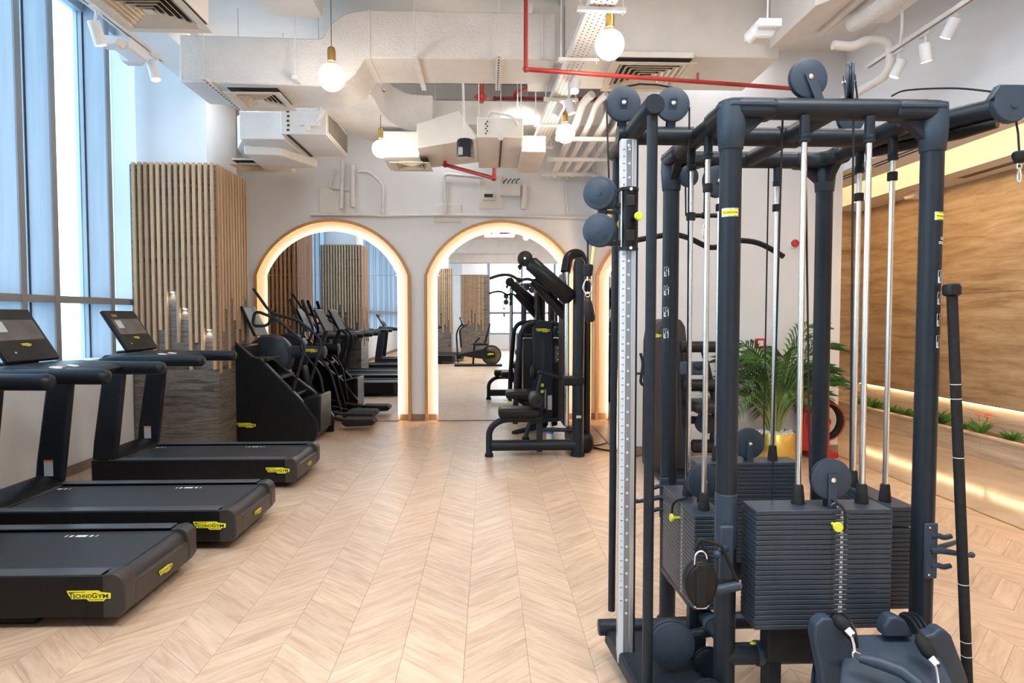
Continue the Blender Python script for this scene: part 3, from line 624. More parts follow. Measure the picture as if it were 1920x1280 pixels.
# perforated cable tray
A = Vector(at(1131, 0, 4.1)); A = Vector(at(1111, 50, 4.54)); B = Vector(at(1000, 296, 8.3)); dirv = (B-A); A = A-dirv*.16; B.z = A.z; dv = (B-A).normalized(); sd_ = Vector((dv.y, -dv.x, 0))
ct = thing('cable_tray', 'white perforated cable tray running from the top centre to the back wall', 'cable tray', tuple(A))
MB().obox((A+B)/2, (B-A)/2, sd_*.085, (0, 0, .002)).build('tray_base', 'pipe', ct)
for s_ in (-1, 1): MB().obox((A+B)/2+sd_*.085*s_+Vector((0, 0, .025)), (B-A)/2, sd_*.002, (0, 0, .027)).build('tray_side', 'pipe', ct)
hb = MB(); Lr = (B-A).length; n = int(Lr/.05)
for i in range(n):
    for j in range(4):
        c = A+dv*(i*.05+.02+(.02 if j % 2 else 0))+sd_*(-.055+j*.0365)+Vector((0, 0, -.0025)); hb.lathe(c, (0, 0, 1), [(.007, 0), (.007, .0004)], 6)
hb.build('perforations', 'dark', ct, sm=0, kind='stuff')
for k in (.07, .26, .47, .66, .86):
    c = A+(B-A)*k+Vector((0, 0, -.02)); MB().obox(c, sd_*.16, dv*.018, (0, 0, .012)).build('cross_bar', 'pipe', ct)
    for s_ in (-1, 1): p = c+sd_*.14*s_; rod(MB(), p.x, p.y, p.z-.03).build('hanger_rod', 'pipe', ct)
E2 = B+Vector((-.35, .1, 0)); MB().obox((B+E2)/2, (E2-B)/2, (0, .07, 0), (0, 0, .002)).build('tray_bend', 'pipe', ct)
# black box speaker
c = at(872, 280, 6.2); t = thing('pendant_speaker', 'small black cylindrical speaker hanging in front of the right fan coil unit', 'speaker', (c[0], c[1], ZC))
MB().lathe((c[0], c[1], c[2]-.09), (0, 0, 1), [(.078, 0), (.08, .01), (.08, .16), (.07, .18), (.01, .185)]).build('housing', 'frame', t)
MB().lathe((c[0], c[1], c[2]-.094), (0, 0, 1), [(.07, 0), (.081, .006)]).build('speaker_grille', 'cream', t); MB().cyl((c[0], c[1], c[2]+.09), (c[0]-.04, c[1], ZC), .011, n=8).build('stem', 'pipe', t)
MB().bb(c[0]-.06, c[0]-.02, c[1]-.085, c[1]-.07, c[2]-.07, c[2]-.0).build('sticker', 'label', t)
# red sprinkler pipes
def pipe(label, name, cat, pts, r, m, fl_=.05, n=12, joints=True):
    P = [Vector(p) for p in pts]; t = thing(name, label, cat, tuple(P[0])); MB().tube(fillet(pts, fl_), r, n).build('pipe_run', m, t, sm=60)
    if joints:
        for p in P[1:-1]: MB().ball(p, r*1.45, 12, 8).build('elbow_fitting', m, t, sm=180) if fl_ < .03 else None
    return t
p0 = at(986, -40, 4.6); p1 = at(989, 130, 4.6); p2 = at(1486, 166, 4.99); p1 = (p0[0], 4.6, p1[2])
t = pipe('long red sprinkler pipe dropping beside the cable tray and running right', 'sprinkler_pipe', 'pipe', [(p0[0], 4.6, ZC-.002), p1, p2], .0155, 'red', .02)
a = at(1308, 152, 4.85); MB().cyl((a[0], a[1], a[2]-.02), (a[0], a[1], a[2]+.06), .009).build('clamp_stem', 'red', t)
p = [at(928, 193, 7.6), at(928, 184, 7.6), at(1130, 185, 7.6)]; t = pipe('thin red sprinkler branch behind the main duct at mid ceiling', 'sprinkler_pipe', 'pipe', p, .018, 'red', .02)
MB().tube(fillet([at(965, 184, 7.6), at(966, 172, 7.5), at(1025, 155, 7.2)], .03), .018, 10).build('branch', 'red', t)
a = at(902, 192, 7.3); t = thing('sprinkler_riser', 'red vertical sprinkler riser with a bolted coupling behind the main duct', 'pipe', a)
MB().cyl(a, (a[0], a[1], ZC), .032).build('pipe_run', 'red', t); MB().lathe((a[0], a[1], a[2]+.03), (0, 0, 1), [(.045, 0), (.052, .01), (.052, .05), (.045, .06)]).build('coupling', 'red', t); MB().bb(a[0]-.075, a[0]+.075, a[1]-.012, a[1]+.012, a[2]+.04, a[2]+.08).build('bolt_lug', 'red', t, .006)
p = [at(834, 300, 7.3), at(835, 309, 7.3), at(926, 334, 6.9), at(927, 315, 6.9)]; t = pipe('short sloping red sprinkler pipe under the black speaker', 'sprinkler_pipe', 'pipe', p, .021, 'red', .02)
# track lights
def track(label, x, z, y0, y1, m='pipe'):
    t = thing('lighting_track', label, 'lighting track', (x, y0, z)); MB().bb(x-.018, x+.018, y0, y1, z, z+.03).build('track_body', m, t, .002)
    MB().bb(x-.004, x+.004, y0+.02, y1-.02, z-.0006, z+.0005).build('track_slot', 'dark', t); return t
def tspot(label, px, py, y, zt, ex, lit=True, L=.15, r=.037, group=None, pw=16):
    c = Vector(at(px, py, y)); d = Vector(ex).normalized(); t = thing('track_spotlight', label, 'spotlight', (c.x, c.y, zt), group)
    top = c-d*L/2; bot_ = c+d*L/2
    MB().bb(c.x-.016, c.x+.016, c.y-.06, c.y+.06, zt-.022, zt).build('adapter', 'pipe', t, .004); MB().cyl((c.x, c.y, zt-.02), tuple(top+d*.03), .009, n=8).build('swivel', 'pipe', t)
    MB().lathe(top, d, [(r*.85, 0), (r, .006), (r, L-.004), (r*.92, L)], 24).build('cylinder_head', 'bottle', t)
    MB().lathe(bot_, d, [(r*.86, -.002), (r*.86, .0015), (r*.80, .0022)], 20).build('lamp_face', 'lamp' if lit else 'bottle', t)
    spot(tuple(bot_+d*.012), tuple(bot_+d), pw, 60, WARM, .7, .03); return t
x = at(307, 118, 5.32)[0]; zt = at(307, 118, 5.32)[2]; track('white lighting track running back beside the window fins', x, zt, 3.2, 5.32)
tspot('white track spotlight at the near end of the window track', 182, 62, 4.40, zt, (.12, .35, -1)); tspot('white track spotlight at the far end of the window track', 288, 132, 5.15, zt, (.25, -.05, -1))
c = Vector(at(240, 92, 4.9)); t = thing('twin_emergency_light', 'white twin-head emergency light fixed under the window track', 'emergency light', (c.x, c.y, zt))
MB().bb(c.x-.07, c.x+.07, c.y-.10, c.y+.16, zt-.10, zt-.01).build('battery_box', 'bottle', t, .012)
for px, py, yy in ((208, 84, 4.75), (248, 115, 5.12)):
    h = Vector(at(px, py, yy)); MB().prism([(h.x-.09, h.z+.03), (h.x-.06, h.z-.015), (h.x+.06, h.z-.015), (h.x+.09, h.z+.03), (h.x+.05, h.z+.05), (h.x-.05, h.z+.05)], 'y', h.y-.05, h.y+.05).build('lamp_head', 'bottle', t, .008)
    MB().bb(h.x-.055, h.x+.055, h.y-.045, h.y+.045, h.z-.018, h.z-.014).build('lens', 'ledw', t)
a = atx(1590, 175, 3.30); x = 3.12; zt = at(1665, 105, 5.0)[2]
tr = Vector(at(1655, 110, 5.0)); zt = tr.z; tx = tr.x; tyn = (1850-915)
track('white lighting track along the bulkhead at the upper right', tx, zt, 3.3, 5.2)
for px, py, lb, ex in ((1782, 52, 'nearest', (-.25, .5, -1)), (1735, 98, 'middle', (.25, .15, -1)), (1684, 128, 'farthest', (-.35, .3, -1))):
    yy = tx/((px-915)/1200)*1.0; tspot('white cylindrical track spotlight, %s of three on the upper right track' % lb, px, py, yy, zt, ex, L=.13)
xm, zm = at(1075, 130, 5.6)[0], at(1075, 130, 5.6)[2]+.06; track('short white lighting track beside the cable tray', xm, zm, 5.2, 6.3)
for px, py, yy, lb, ex in ((1079, 160, 5.3, 'upper', (-.2, -.5, -1)), (1068, 200, 5.8, 'middle', (.35, 0, -1)), (1045, 207, 6.1, 'lower left', (-.5, -.2, -1))):
    tspot('white track spotlight beside the cable tray, %s of the cluster of three' % lb, px, py, yy, zm, ex, L=.13)
# emergency light top right
c = Vector(at(1428, 62, 4.4)); t = thing('emergency_light', 'white emergency light hanging at the top right of centre', 'emergency light', (c.x, c.y, ZC))
MB().bb(c.x-.06, c.x+.10, c.y-.1, c.y+.16, c.z, c.z+.06).build('battery_box', 'bottle', t, .01); MB().prism([(c.x-.10, c.z), (c.x-.07, c.z-.05), (c.x+.05, c.z-.05), (c.x+.08, c.z), (c.x+.04, c.z+.02), (c.x-.06, c.z+.02)], 'y', c.y-.06, c.y+.06).build('lamp_head', 'bottle', t, .01)
MB().bb(c.x-.06, c.x+.04, c.y-.05, c.y+.05, c.z-.054, c.z-.049).build('lens', 'ledw', t); MB().cyl((c.x+.04, c.y, c.z+.05), (c.x+.04, c.y, ZC), .006, n=8).build('hanger_rod', 'pipe', t)
# pipes at the upper right
pipe('thick white lagged pipe sloping down at the upper right', 'lagged_pipe', 'pipe', [at(1760, -60, 3.9), at(1660, 10, 4.6), at(1600, 45, 5.0)], .065, 'pipe', .1)
pipe('white pipe bending down in a hook under the lagged pipe', 'drain_pipe', 'pipe', [at(1562, 84, 4.9), at(1600, 88, 4.9), at(1625, 74, 4.9), at(1672, 76, 4.9), at(1668, 138, 4.95), at(1560, 200, 5.6)], .035, 'pipe', .10)
pipe('thin white conduit beside the lagged pipe', 'conduit', 'pipe', [at(1690, -20, 4.5), at(1692, 50, 4.5), at(1688, 82, 4.6)], .010, 'pipe', .1)
pipe('thin vertical cable conduit on the white bulkhead above the pulley arm', 'conduit', 'pipe', [(3.79, 4.05, 4.29), (3.79, 4.05, 3.07)], .009, 'pipe', .1)
# four parallel pipes on bearers towards the alcove
for i, (xx, lb) in enumerate(((.92, 'leftmost'), (1.06, 'second'), (1.22, 'third'), (1.37, 'rightmost'))):
    pipe('white chilled water pipe beside the cable station, %s of four parallel ones' % lb, 'water_pipe', 'pipe', [(xx+.10, 6.3, 3.66), (xx+.03, 6.42, 3.62), (xx, 6.7, 3.5), (xx-.02*i, 8.95, 3.46)], .032 if i % 2 else .04, 'pipe', .12)
for yy, lb in ((6.9, 'near'), (7.8, 'middle'), (8.6, 'far')):
    t = thing('pipe_bearer', 'white channel bearer carrying the four parallel pipes, %s one' % lb, 'bracket', (1.1, yy, 3.4)); MB().bb(.72, 1.47, yy-.02, yy+.02, 3.37, 3.41).build('channel', 'pipe', t)
    for xx in (.74, 1.45): rod(MB(), xx, yy, 3.36).build('hanger_rod', 'pipe', t)
# pipework on the back wall
def wpipe(label, pts, r=.02, d=.05): return pipe(label, 'wall_pipe', 'pipe', [at(px, py, YB-d) for px, py in pts], r, 'pipe', .07)
wpipe('long white horizontal pipe on the back wall just above the arches', [(582, 402), (700, 403), (716, 405), (830, 403), (985, 405), (1110, 409)], .022)
wpipe('white pipe looping from the fan coil unit down the back wall', [(672, 322), (692, 322), (718, 346), (717, 402)], .02, .06)
wpipe('white vertical drain pipe under the left fan coil unit', [(642, 300), (640, 392)], .028, .1)
wpipe('white vertical pipe with lagging under the left fan coil unit, right one', [(660, 310), (661, 388)], .034, .1)
wpipe('thin white angled pipe left of the vertical drain pipes', [(628, 318), (616, 352), (660, 356)], .016, .06)
wpipe('white pipe stub dropping to the wall pipe above the middle arch', [(905, 333), (832, 326), (836, 400)], .024, .07)
wpipe('thick white pipe beside the electrical box, above the middle arch', [(985, 348), (982, 392)], .045, .08)
wpipe('thin white cable pipe dropping at the right of the back wall', [(1120, 320), (1060, 335), (1064, 405)], .014, .04)
def box(label, x0, y0, x1, y1, d, m='sheet', extra=None):
    a = at(x0, y1, YB); b = at(x1, y0, YB); t = thing('electrical_box', label, 'electrical box', ((a[0]+b[0])/2, YB, a[2]))
    MB().bb(a[0], b[0], YB-d, YB, a[2], b[2]).build('enclosure', m, t, .006); MB().bb(a[0]+.02, b[0]-.02, YB-d-.005, YB-d, a[2]+.02, b[2]-.02).build('cover', m, t, .002); return t
t = box('white valve box with a black window above the middle arch', 905, 360, 928, 377, .09); a = at(908, 372, YB); b = at(924, 366, YB); MB().bb(a[0], b[0], YB-.10, YB-.094, a[2], b[2]).build('display', 'ink', t)
t = box('white electrical box with cables beside the black-window box', 937, 348, 975, 370, .14)
for k in range(4): a = at(944+k*8, 349, YB-.08); MB().tube(fillet([a, (a[0], a[1]-.03, a[2]+.05+.01*k), (a[0]+.05, a[1]-.02, a[2]+.10)], .03), .007, 6).build('cable', 'dark', t)
box('flat white access panel on the back wall behind the drain pipes', 598, 352, 665, 402, .02); box('flat white access panel on the back wall left of the middle arch', 815, 384, 865, 417, .02); box('flat white access panel above the middle arch', 898, 330, 943, 392, .02)

for i_, (yy, lb) in enumerate(((-2.6, 'nearer'), (-6.2, 'farther'))):
    t = thing('rear_supply_duct', 'white air duct reflected at the top of the middle mirror, %s of two' % lb, 'duct', (0, yy, 3.6)); MB().bb(-2.6, 3.4, yy-.3, yy+.3, 3.5, 3.95).build('duct_body', 'duct', t, .01)
    for x_ in (-2, 0, 2): rod(MB(), x_, yy-.32, 3.48).build('hanger_rod', 'pipe', t)
# ------------------------------------------------------------------ treadmills
def make_treadmill(name):
    t = thing(name, '', 'treadmill', (0, 0, 0), 'treadmills facing the windows', local=True)
    prof = [(-1.74, .075), (-1.70, .06), (-.10, .06), (-.10, .262), (-1.74, .262)]
    for y0, y1 in ((0, .018), (.742, .76)): MB().prism(prof, 'y', y0, y1).build('side_panel', 'black', t, .006)
    for y0, y1 in ((.0, .085), (.675, .76)): MB().bb(-1.60, -.11, y0+.002, y1-.002, .2605, .270).build('side_rail', 'rail', t, .004)
    MB().bb(-1.62, -.07, .085, .675, .235, .250).build('belt', 'belt', t)
    b2 = [(-.08, .250)]+[(-.075+.055*math.sin(a*PI/12), .195+.055*math.cos(a*PI/12)) for a in range(7)]+[(-.03, .19), (-.08, .19)]
    MB().prism(b2, 'y', .10, .66).build('rear_roller', 'belt', t)
    def cap(y0, y1): return MB().prism([(-.105, .262)]+[(-.06+.06*math.sin(a*PI/12), .212+.06*math.cos(a*PI/12)) for a in range(7)]+[(.0, .10), (-.03, .055), (-.105, .055)], 'y', y0, y1).build('end_cap', 'endcap', t, .008)
    cap(-.002, .10); cap(.66, .762)
    MB().prism([(-.10, .06), (-.03, .055), (-.003, .10), (-.003, .188), (-.02, .196), (-.10, .19)], 'y', .10, .66).build('rear_panel', 'endcap', t, .004)
    MB().prism([(-1.74, .09), (-1.74, .30), (-1.68, .335), (-1.56, .30), (-1.50, .258), (-1.50, .09)], 'y', .07, .69).build('motor_cover', 'black', t, .015)
    MB().bb(-1.66, -.14, .05, .71, .06, .20).build('underframe', 'black', t)
    for x in (-.62, -1.55): MB().bb(x-.16, x+.16, .06, .70, 0, .062).build('foot_block', 'rubber', t, .012)
    for y0, y1 in ((.0, .06), (.70, .76)):
        MB().prism([(-1.735, .264), (-1.72, .42), (-1.62, 1.09), (-1.44, 1.09), (-1.515, .45), (-1.54, .264)], 'y', y0, y1).build('upright', 'tframe', t, .018, seg=3)
    for y in (.035, .725):
        MB().tube([(-1.66, y, 1.10), (-1.60, y, 1.115), (-1.50, y, 1.12), (-.83, y, 1.115), (-.80, y, 1.112), (-.785, y, 1.11)], [.035, .046, .05, .05, .045, .028], 20).build('handrail', 'tframe', t, sm=60)
    MB().tube([(-1.60, .02, 1.12), (-1.60, .74, 1.12)], .045, 16).build('cross_bar', 'tframe', t)
    MB().prism([(-1.62, 1.09), (-1.60, 1.17), (-1.35, 1.18), (-1.12, 1.15), (-1.05, 1.125), (-1.12, 1.09)], 'y', .07, .69).build('control_tray', 'black', t, .02, seg=3)
    for y, m in ((.20, 'redg'), (.16, 'bottle'), (.33, 'bottle')): MB().obox((-1.20, y, 1.163), (.03, 0, -.004), (0, .022, 0), (0, 0, .005)).build('button', m, t, .003)
    # screen
    c = Vector((-1.60, .385, 1.365)); ud = Vector((-.22, 0, .35)).normalized(); n = Vector((.35, 0, .22)).normalized(); yv = Vector((0, 1, 0))
    MB().obox(c, ud*.207, yv*.25, n*.018).build('console', 'black', t, .010, seg=3); MB().obox(c+n*.0182+ud*.0, ud*.197, yv*.24, n*.0006).build('screen_glass', 'screen', t)
    MB().obox(c+n*.0192+ud*.035, ud*.08, yv*.215, n*.0003).build('display_area', 'screen2', t); MB().obox(c+n*.0198+ud*.06-yv*.13, ud*.04, yv*.045, n*.0003).build('display_tile', 'label', t)
    MB().obox(c+n*.0198+ud*.15-yv*.13, ud*.014, yv*.04, n*.0003).build('display_banner', 'brass', t); logo(t, c+n*.0195-ud*.085, yv, ud, .09)
    MB().lathe(c+n*.019-ud*.14-yv*.14, n, [(.007, 0), (.007, .001)], 10).build('power_symbol', 'white_ink', t)
    MB().obox((-1.60, .385, 1.14), (.05, 0, 0), (0, .14, 0), (0, 0, .05)).build('console_neck', 'black', t, .01)
    logo(t, (-.165, -.0015, .165), (1, 0, 0), (0, 0, 1), .205); logo(t, (.0015, .385, .135), (0, 1, 0), (0, 0, 1), .14)
    for x0 in (-.57, -1.50):
        mk = MB()
        for dx, w in ((-.085, .008), (-.055, .016), (0, .06), (.055, .016), (.085, .008)): mk.bb(x0+dx-w/2, x0+dx+w/2, .585, .615, .2501, .2504)
        mk.build('belt_mark', 'white_ink', t, sm=0, kind='stuff')
    l = MB().bb(-1.66, -1.595, .698, .6995, .32, .44).build('warning_label', 'label', t); MB().bb(-1.66, -1.595, .6970, .698, .425, .44).build('orange_band', 'orange', l)
    return t
tm = make_treadmill('treadmill')
for i, (x, y, lb) in enumerate(((-1.74, 3.08, 'black treadmill nearest the camera, only its deck and one handrail in view'),
    (-1.61, 4.10, 'middle of the three black treadmills, its large screen at the left edge'),
    (-1.655, 5.56, 'black treadmill farthest back, standing right in front of the slatted pillar'),
    (-1.75, 1.15, 'treadmill behind the camera, lower one in the left mirror reflection'),
    (-1.55, -1.2, 'treadmill behind the camera, higher and smaller one in the left mirror reflection'), (-1.02, -2.5, 'treadmill end seen in the middle mirror, lower left of the two there'), (-.80, -3.7, 'treadmill end seen in the middle mirror, upper right of the two there'))):
    o = tm if i == 0 else copy_tree(tm); o.location = (x, y, 0); o['label'] = lb
    if i > 2: o['group'] = 'treadmills seen only in the mirrors'
# ------------------------------------------------------------------ stair climber
def pts(l, y): return [at(px, py, y) for px, py in l]
def xz(l, y): return [(p[0], p[2]) for p in pts(l, y)]
cl = thing('stair_climber', 'black stair climbing machine beside the pillar with steps and long curved handrails', 'stair climber', at(540, 830, 7.9))
side = [(440, 640), (472, 668), (488, 672), (560, 745), (580, 768), (594, 790), (595, 815), (588, 829), (440, 832)]
def zfix(l): return [(x, max(z, .0)) for x, z in l]
MB().prism(zfix(xz(side, 7.68)), 'y', 7.68, 7.76).build('side_panel', 'black', cl, .012); MB().prism(zfix(xz([(490, 700), (498, 663), (590, 735), (625, 780), (625, 812), (590, 822), (470, 822)], 8.3)), 'y', 8.3, 8.38).build('side_panel', 'black', cl, .012)
for i in range(4):
    a = at(480+i*26, 668+i*34, 7.76); MB().bb(a[0]-.16, a[0]+.13, 7.765, 8.295, a[2]-.06, a[2]-.025).build('step', 'black', cl, .006); MB().bb(a[0]+.11, a[0]+.132, 7.77, 8.29, a[2]-.03, a[2]-.02).build('step_edge', 'rail', cl, .003)
a = at(560, 742, 7.76); b = at(599, 742, 7.76); MB().prism([(a[0]-.15, a[2]-.1), (b[0]-.02, a[2]), (b[0], a[2]), (b[0], .12), (b[0]-.05, .02), (a[0]-.15, .02)], 'y', 7.77, 8.29).build('rear_body', 'black', cl, .01)
MB().bb(b[0], b[0]+.014, 7.79, 8.27, .10, a[2]-.005).build('rear_trim', 'rail', cl, .005)
def rail_(l, y, y2=None, r=.018): 
    P = pts(l, y)
    if y2 is not None: P = [at(px, py, y+(y2-y)*i/(len(l)-1)) for i, (px, py) in enumerate(l)]
    return MB().tube(fillet(P, .12), r, 10).build('handrail', 'frame', cl)
rail_([(547, 740), (574, 645), (520, 598), (478, 582), (474, 605), (478, 611), (503, 611), (512, 590)], 7.74); rail_([(580, 722), (605, 638), (560, 600), (508, 588), (475, 541)], 8.32)
a = at(450, 700, 7.9); MB().bb(a[0]-.05, a[0]+.1, 7.77, 8.29, .02, 1.15).build('front_body', 'black', cl, .02); c = at(492, 640, 8.0); MB().obox((c[0]-.1, 8.02, c[2]+.25), (.02, 0, .0), (0, .22, 0), (-.08, 0, .18)).build('console', 'black', cl, .01)
logo(cl, tuple(Vector(at(478, 797, 7.676))+Vector((-.1, 0, 0))), (1, 0, 0), (0, 0, 1), .22)
# ------------------------------------------------------------------ cross trainers behind it
def trainer(label, dx, y, pad=True):
    t = thing('cross_trainer', label, 'cross trainer', (at(560, 800, y)[0]+dx, y, 0), 'cross trainers by the left mirror'); D = Vector((dx, 0, 0)); s = y/8.6
    def P(l, yy): return [tuple(Vector(at(px, py, yy))+D) for px, py in l]
    a = P([(480, 660), (612, 660)], y); MB().tube([a[0], tuple(Vector(a[0])*.02+Vector(a[1])*.98), a[1]], [.085, .085, .05], 20).build('boom_cover', 'slate', t, sm=60)
    logo(t, tuple(Vector(P([(583, 657)], y-.087)[0])), (1, 0, 0), (0, 0, 1), .17)
    c = Vector(P([(508, 668)], y)[0]); MB().lathe(c-Vector((0, .16, 0)), (0, 1, 0), [(.18, 0), (.27, .03), (.30, .09), (.30, .23), (.27, .29), (.18, .32)], 32).build('flywheel_cover', 'slate', t)
    MB().prism([(c.x-.25, .06), (c.x-.22, c.z), (c.x+.2, c.z), (c.x+.30, .5), (c.x+.55, .16), (c.x+.55, .06)], 'y', y-.13, y+.13).build('body', 'black', t, .03)
    for k, (dy, o) in enumerate(((-.25, 0), (.25, 1))):
        q = P([(545, 560), (556, 596), (572, 614), (560, 650), (600, 700), (612, 775)] if o == 0 else [(566, 562), (580, 600), (588, 616), (575, 650), (618, 690), (640, 770)], y+dy)
        MB().tube(fillet(q, .12), .017, 10).build('moving_handle', 'frame', t)
        e = Vector(q[0]); MB().tube([e, e+(Vector(q[1])-e)*.8], .022, 10).build('grip', 'rubber', t)
        f = Vector(P([(672, 785)], y+dy)[0]); MB().prism([(f.x-.2, .10), (f.x-.17, .155), (f.x+.20, .15), (f.x+.24, .11), (f.x+.2, .07), (f.x-.15, .06)], 'y', y+dy-.13, y+dy+.13).build('pedal', 'rubber', t, .01)
        MB().tube([(f.x-.15, y+dy, .12), (c.x+.25, y+dy*.7, .28)], .025, 8).build('pedal_arm', 'black', t)
    sc = Vector(P([(606, 600)], y)[0]); n = Vector((.9, 0, .45)).normalized(); u = Vector((-.45, 0, .9)).normalized()
    MB().obox(sc, u*.16, Vector((0, .21, 0)), n*.015).build('console', 'black', t, .01); MB().obox(sc+n*.0155, u*.145, Vector((0, .195, 0)), n*.0005).build('screen_glass', 'screen', t)
    MB().cyl(tuple(sc-u*.12), (sc.x-.1, y, .9), .03).build('console_post', 'frame', t); MB().bb(c.x-.3, c.x+.65, y-.30, y+.30, 0.0, .06).build('base_frame', 'black', t, .01); return t
trainer('black cross trainer behind the stair climber, with its pedal plate beside the left arch', 0, 8.73)
# ------------------------------------------------------------------ lat pulldown machine
L = thing('lat_pulldown_machine', 'black lat pulldown machine with seat and slanted boom in front of the middle arch', 'gym machine', (.9, 6.78, 0)); YL = 6.78
def LP(l, y=YL): return pts(l, y)
def px2m(n, y): return n*y/1200
P = LP([(1083, 853), (1083, 500)]); MB().tube([(P[0][0], YL, 0.0), (P[0][0], YL, .03), (P[0][0], YL, .031), (P[0][0]+.01, YL, 2.02), (P[0][0]+.01, YL, 2.07), (P[0][0]+.0, YL, 2.12)], [.078, .078, .063, .063, .058, .03], 24).build('main_post', 'frame', L)
MB().tube(fillet([at(1096, 500, 7.02), at(1088, 474, 7.0), at(1066, 478, 6.95), at(1060, 510, 6.9)], .15), .055, 16).build('top_hood', 'black', L, sm=70)
MB().cyl(at(1063, 510, 6.85), (at(1063, 800, 6.85)[0], 6.85, .32), .026).build('guide_tube', 'chrome', L); MB().bb(at(1056, 700, 6.9)[0], at(1066, 700, 6.9)[0], 6.88, 7.4, .30, 1.98).build('shroud', 'black', L, .02)
MB().bb(at(1090, 700, 7.2)[0], at(1101, 700, 7.2)[0], 6.95, 7.45, .05, 2.0).build('rear_shroud', 'black', L, .02)
a, b = LP([(996, 494), (1068, 558)]); MB().tube([Vector(a)*1.05-Vector(b)*.05, a, b, Vector(b)*1.06-Vector(a)*.06], [.055, .082, .088, .045], 20).build('boom', 'black', L, sm=60)
a2, b2 = LP([(1000, 525), (1060, 592)], 7.0); MB().tube([a2, b2], .06, 14).build('rear_boom', 'black', L, sm=60)
MB().lathe(at(985, 484, 6.72), (0, 1, 0), [(.05, 0), (.078, .01), (.08, .05), (.08, .10), (.078, .15), (.05, .16)], 24).build('pulley_housing', 'black', L); MB().obox(at(992, 492, 6.8), (.06, 0, -.05), (0, .05, 0), (.035, 0, .04)).build('pulley_bracket', 'black', L, .008)
MB().lathe(at(984, 484, 6.715), (0, 1, 0), [(.012, 0), (.014, .004)], 10).build('pulley_bolt', 'chrome', L)
c1 = at(974, 492, 6.8); c2 = at(974, 515, 6.8); MB().cyl(c1, c2, .004, n=6).build('cable', 'rubber', L); MB().lathe(at(974.5, 506, 6.8), (0, 0, 1), [(.008, 0), (.022, .03), (.024, .045), (.01, .055)], 14).build('cable_stop', 'rubber', L)
t = thing('lat_bar', 'curved black lat pulldown bar hanging from the boom pulley over the middle arch', 'lat bar', at(974, 524, 6.8)); MB().tube(fillet(pts([(918, 522), (938, 515), (958, 515), (974, 526), (990, 522), (1004, 528), (1030, 545)], 6.8), .1), .0165, 12).build('bar', 'rubber', t, sm=70)
def carabiner(t, c, h, w, r=.003, m='chrome', ax=(1, 0, 0), name='carabiner'):
    c = Vector(c); u = Vector(ax).normalized(); z = Vector((0, 0, 1)); P = [c+z*(h*.5*math.cos(a))+u*(w*.5*math.sin(a)*(1-.35*math.cos(a))) for a in [2*PI*i/16 for i in range(16)]]
    return MB().tube(P, r, 8, closed=True).build(name, m, t)
carabiner(t, at(974.5, 514, 6.8), .055, .03)
# frame of the seat
P = [at(917, 846, YL)]; x0 = P[0][0]
MB().tube(fillet([(x0, YL, .02), (x0, YL, .30), (x0+.13, YL, .40), (at(1010, 785, YL)[0], YL, .40)], .14), .034, 14).build('seat_frame', 'frame', L, sm=70); MB().lathe((x0, YL, 0), (0, 0, 1), [(.045, 0), (.045, .03), (.036, .04)], 16).build('foot', 'rubber', L)
MB().tube([(x0+.02, YL, .12), (P[0][0]+.98, YL, .12)], .058, 20).build('base_tube', 'frame', L); MB().bb(at(1006, 800, YL)[0], at(1017, 800, YL)[0], YL-.03, YL+.03, .05, .56).build('centre_post', 'frame', L, .01)
MB().tube([at(1018, 805, YL), at(1075, 806, YL)], .022, 10).build('cross_tube', 'frame', L)
a = at(934, 780, YL); b = at(1012, 780, YL); MB().bb(a[0], b[0], YL-.14, YL+.14, .43, .53).build('seat_pad', 'pad', L, .035, seg=4); MB().bb(a[0]+.02, b[0]+.02, YL-.10, YL+.10, .40, .435).build('seat_plate', 'black', L, .008)
c = at(1005, 748, YL); MB().lathe((c[0], YL-.20, c[2]), (0, 1, 0), [(.04, 0), (.07, .01), (.075, .06), (.075, .34), (.07, .39), (.04, .40)], 24).build('thigh_roller', 'pad', L)
MB().lathe((c[0], YL-.206, c[2]), (0, 1, 0), [(.048, 0), (.052, .008)], 20).build('roller_cap', 'frame', L); MB().lathe((c[0], YL-.212, c[2]), (0, 1, 0), [(.028, 0), (.032, .008)], 16).build('roller_plug', 'black', L)
MB().tube([(c[0]-.03, YL, c[2]-.18), (c[0]+.0, YL, c[2]), at(1015, 702, YL)], .02, 10).build('roller_arm', 'frame', L)
MB().tube([at(1009, 697, YL), at(1045, 706, YL+.1), at(1062, 712, YL+.1)], .02, 10).build('adjust_arm', 'frame', L)
MB().bb(at(1055, 708, YL)[0], at(1094, 708, YL)[0], YL-.07, YL+.08, at(1083, 722, YL)[2], at(1083, 704, YL)[2]).build('clamp', 'black', L, .02)
c = at(1083, 838, 7.05); MB().bb(c[0]-.1, c[0]+.16, 6.86, 7.5, 0.01, .22).build('rear_base_cover', 'black', L, .07, seg=5)
MB().bb(at(1079, 780, YL)[0], at(1088, 780, YL)[0], YL-.0655, YL-.0645, at(1083, 782, YL)[2], at(1083, 777, YL)[2]).build('white_label', 'label', L)
c = at(1005, 775, YL)
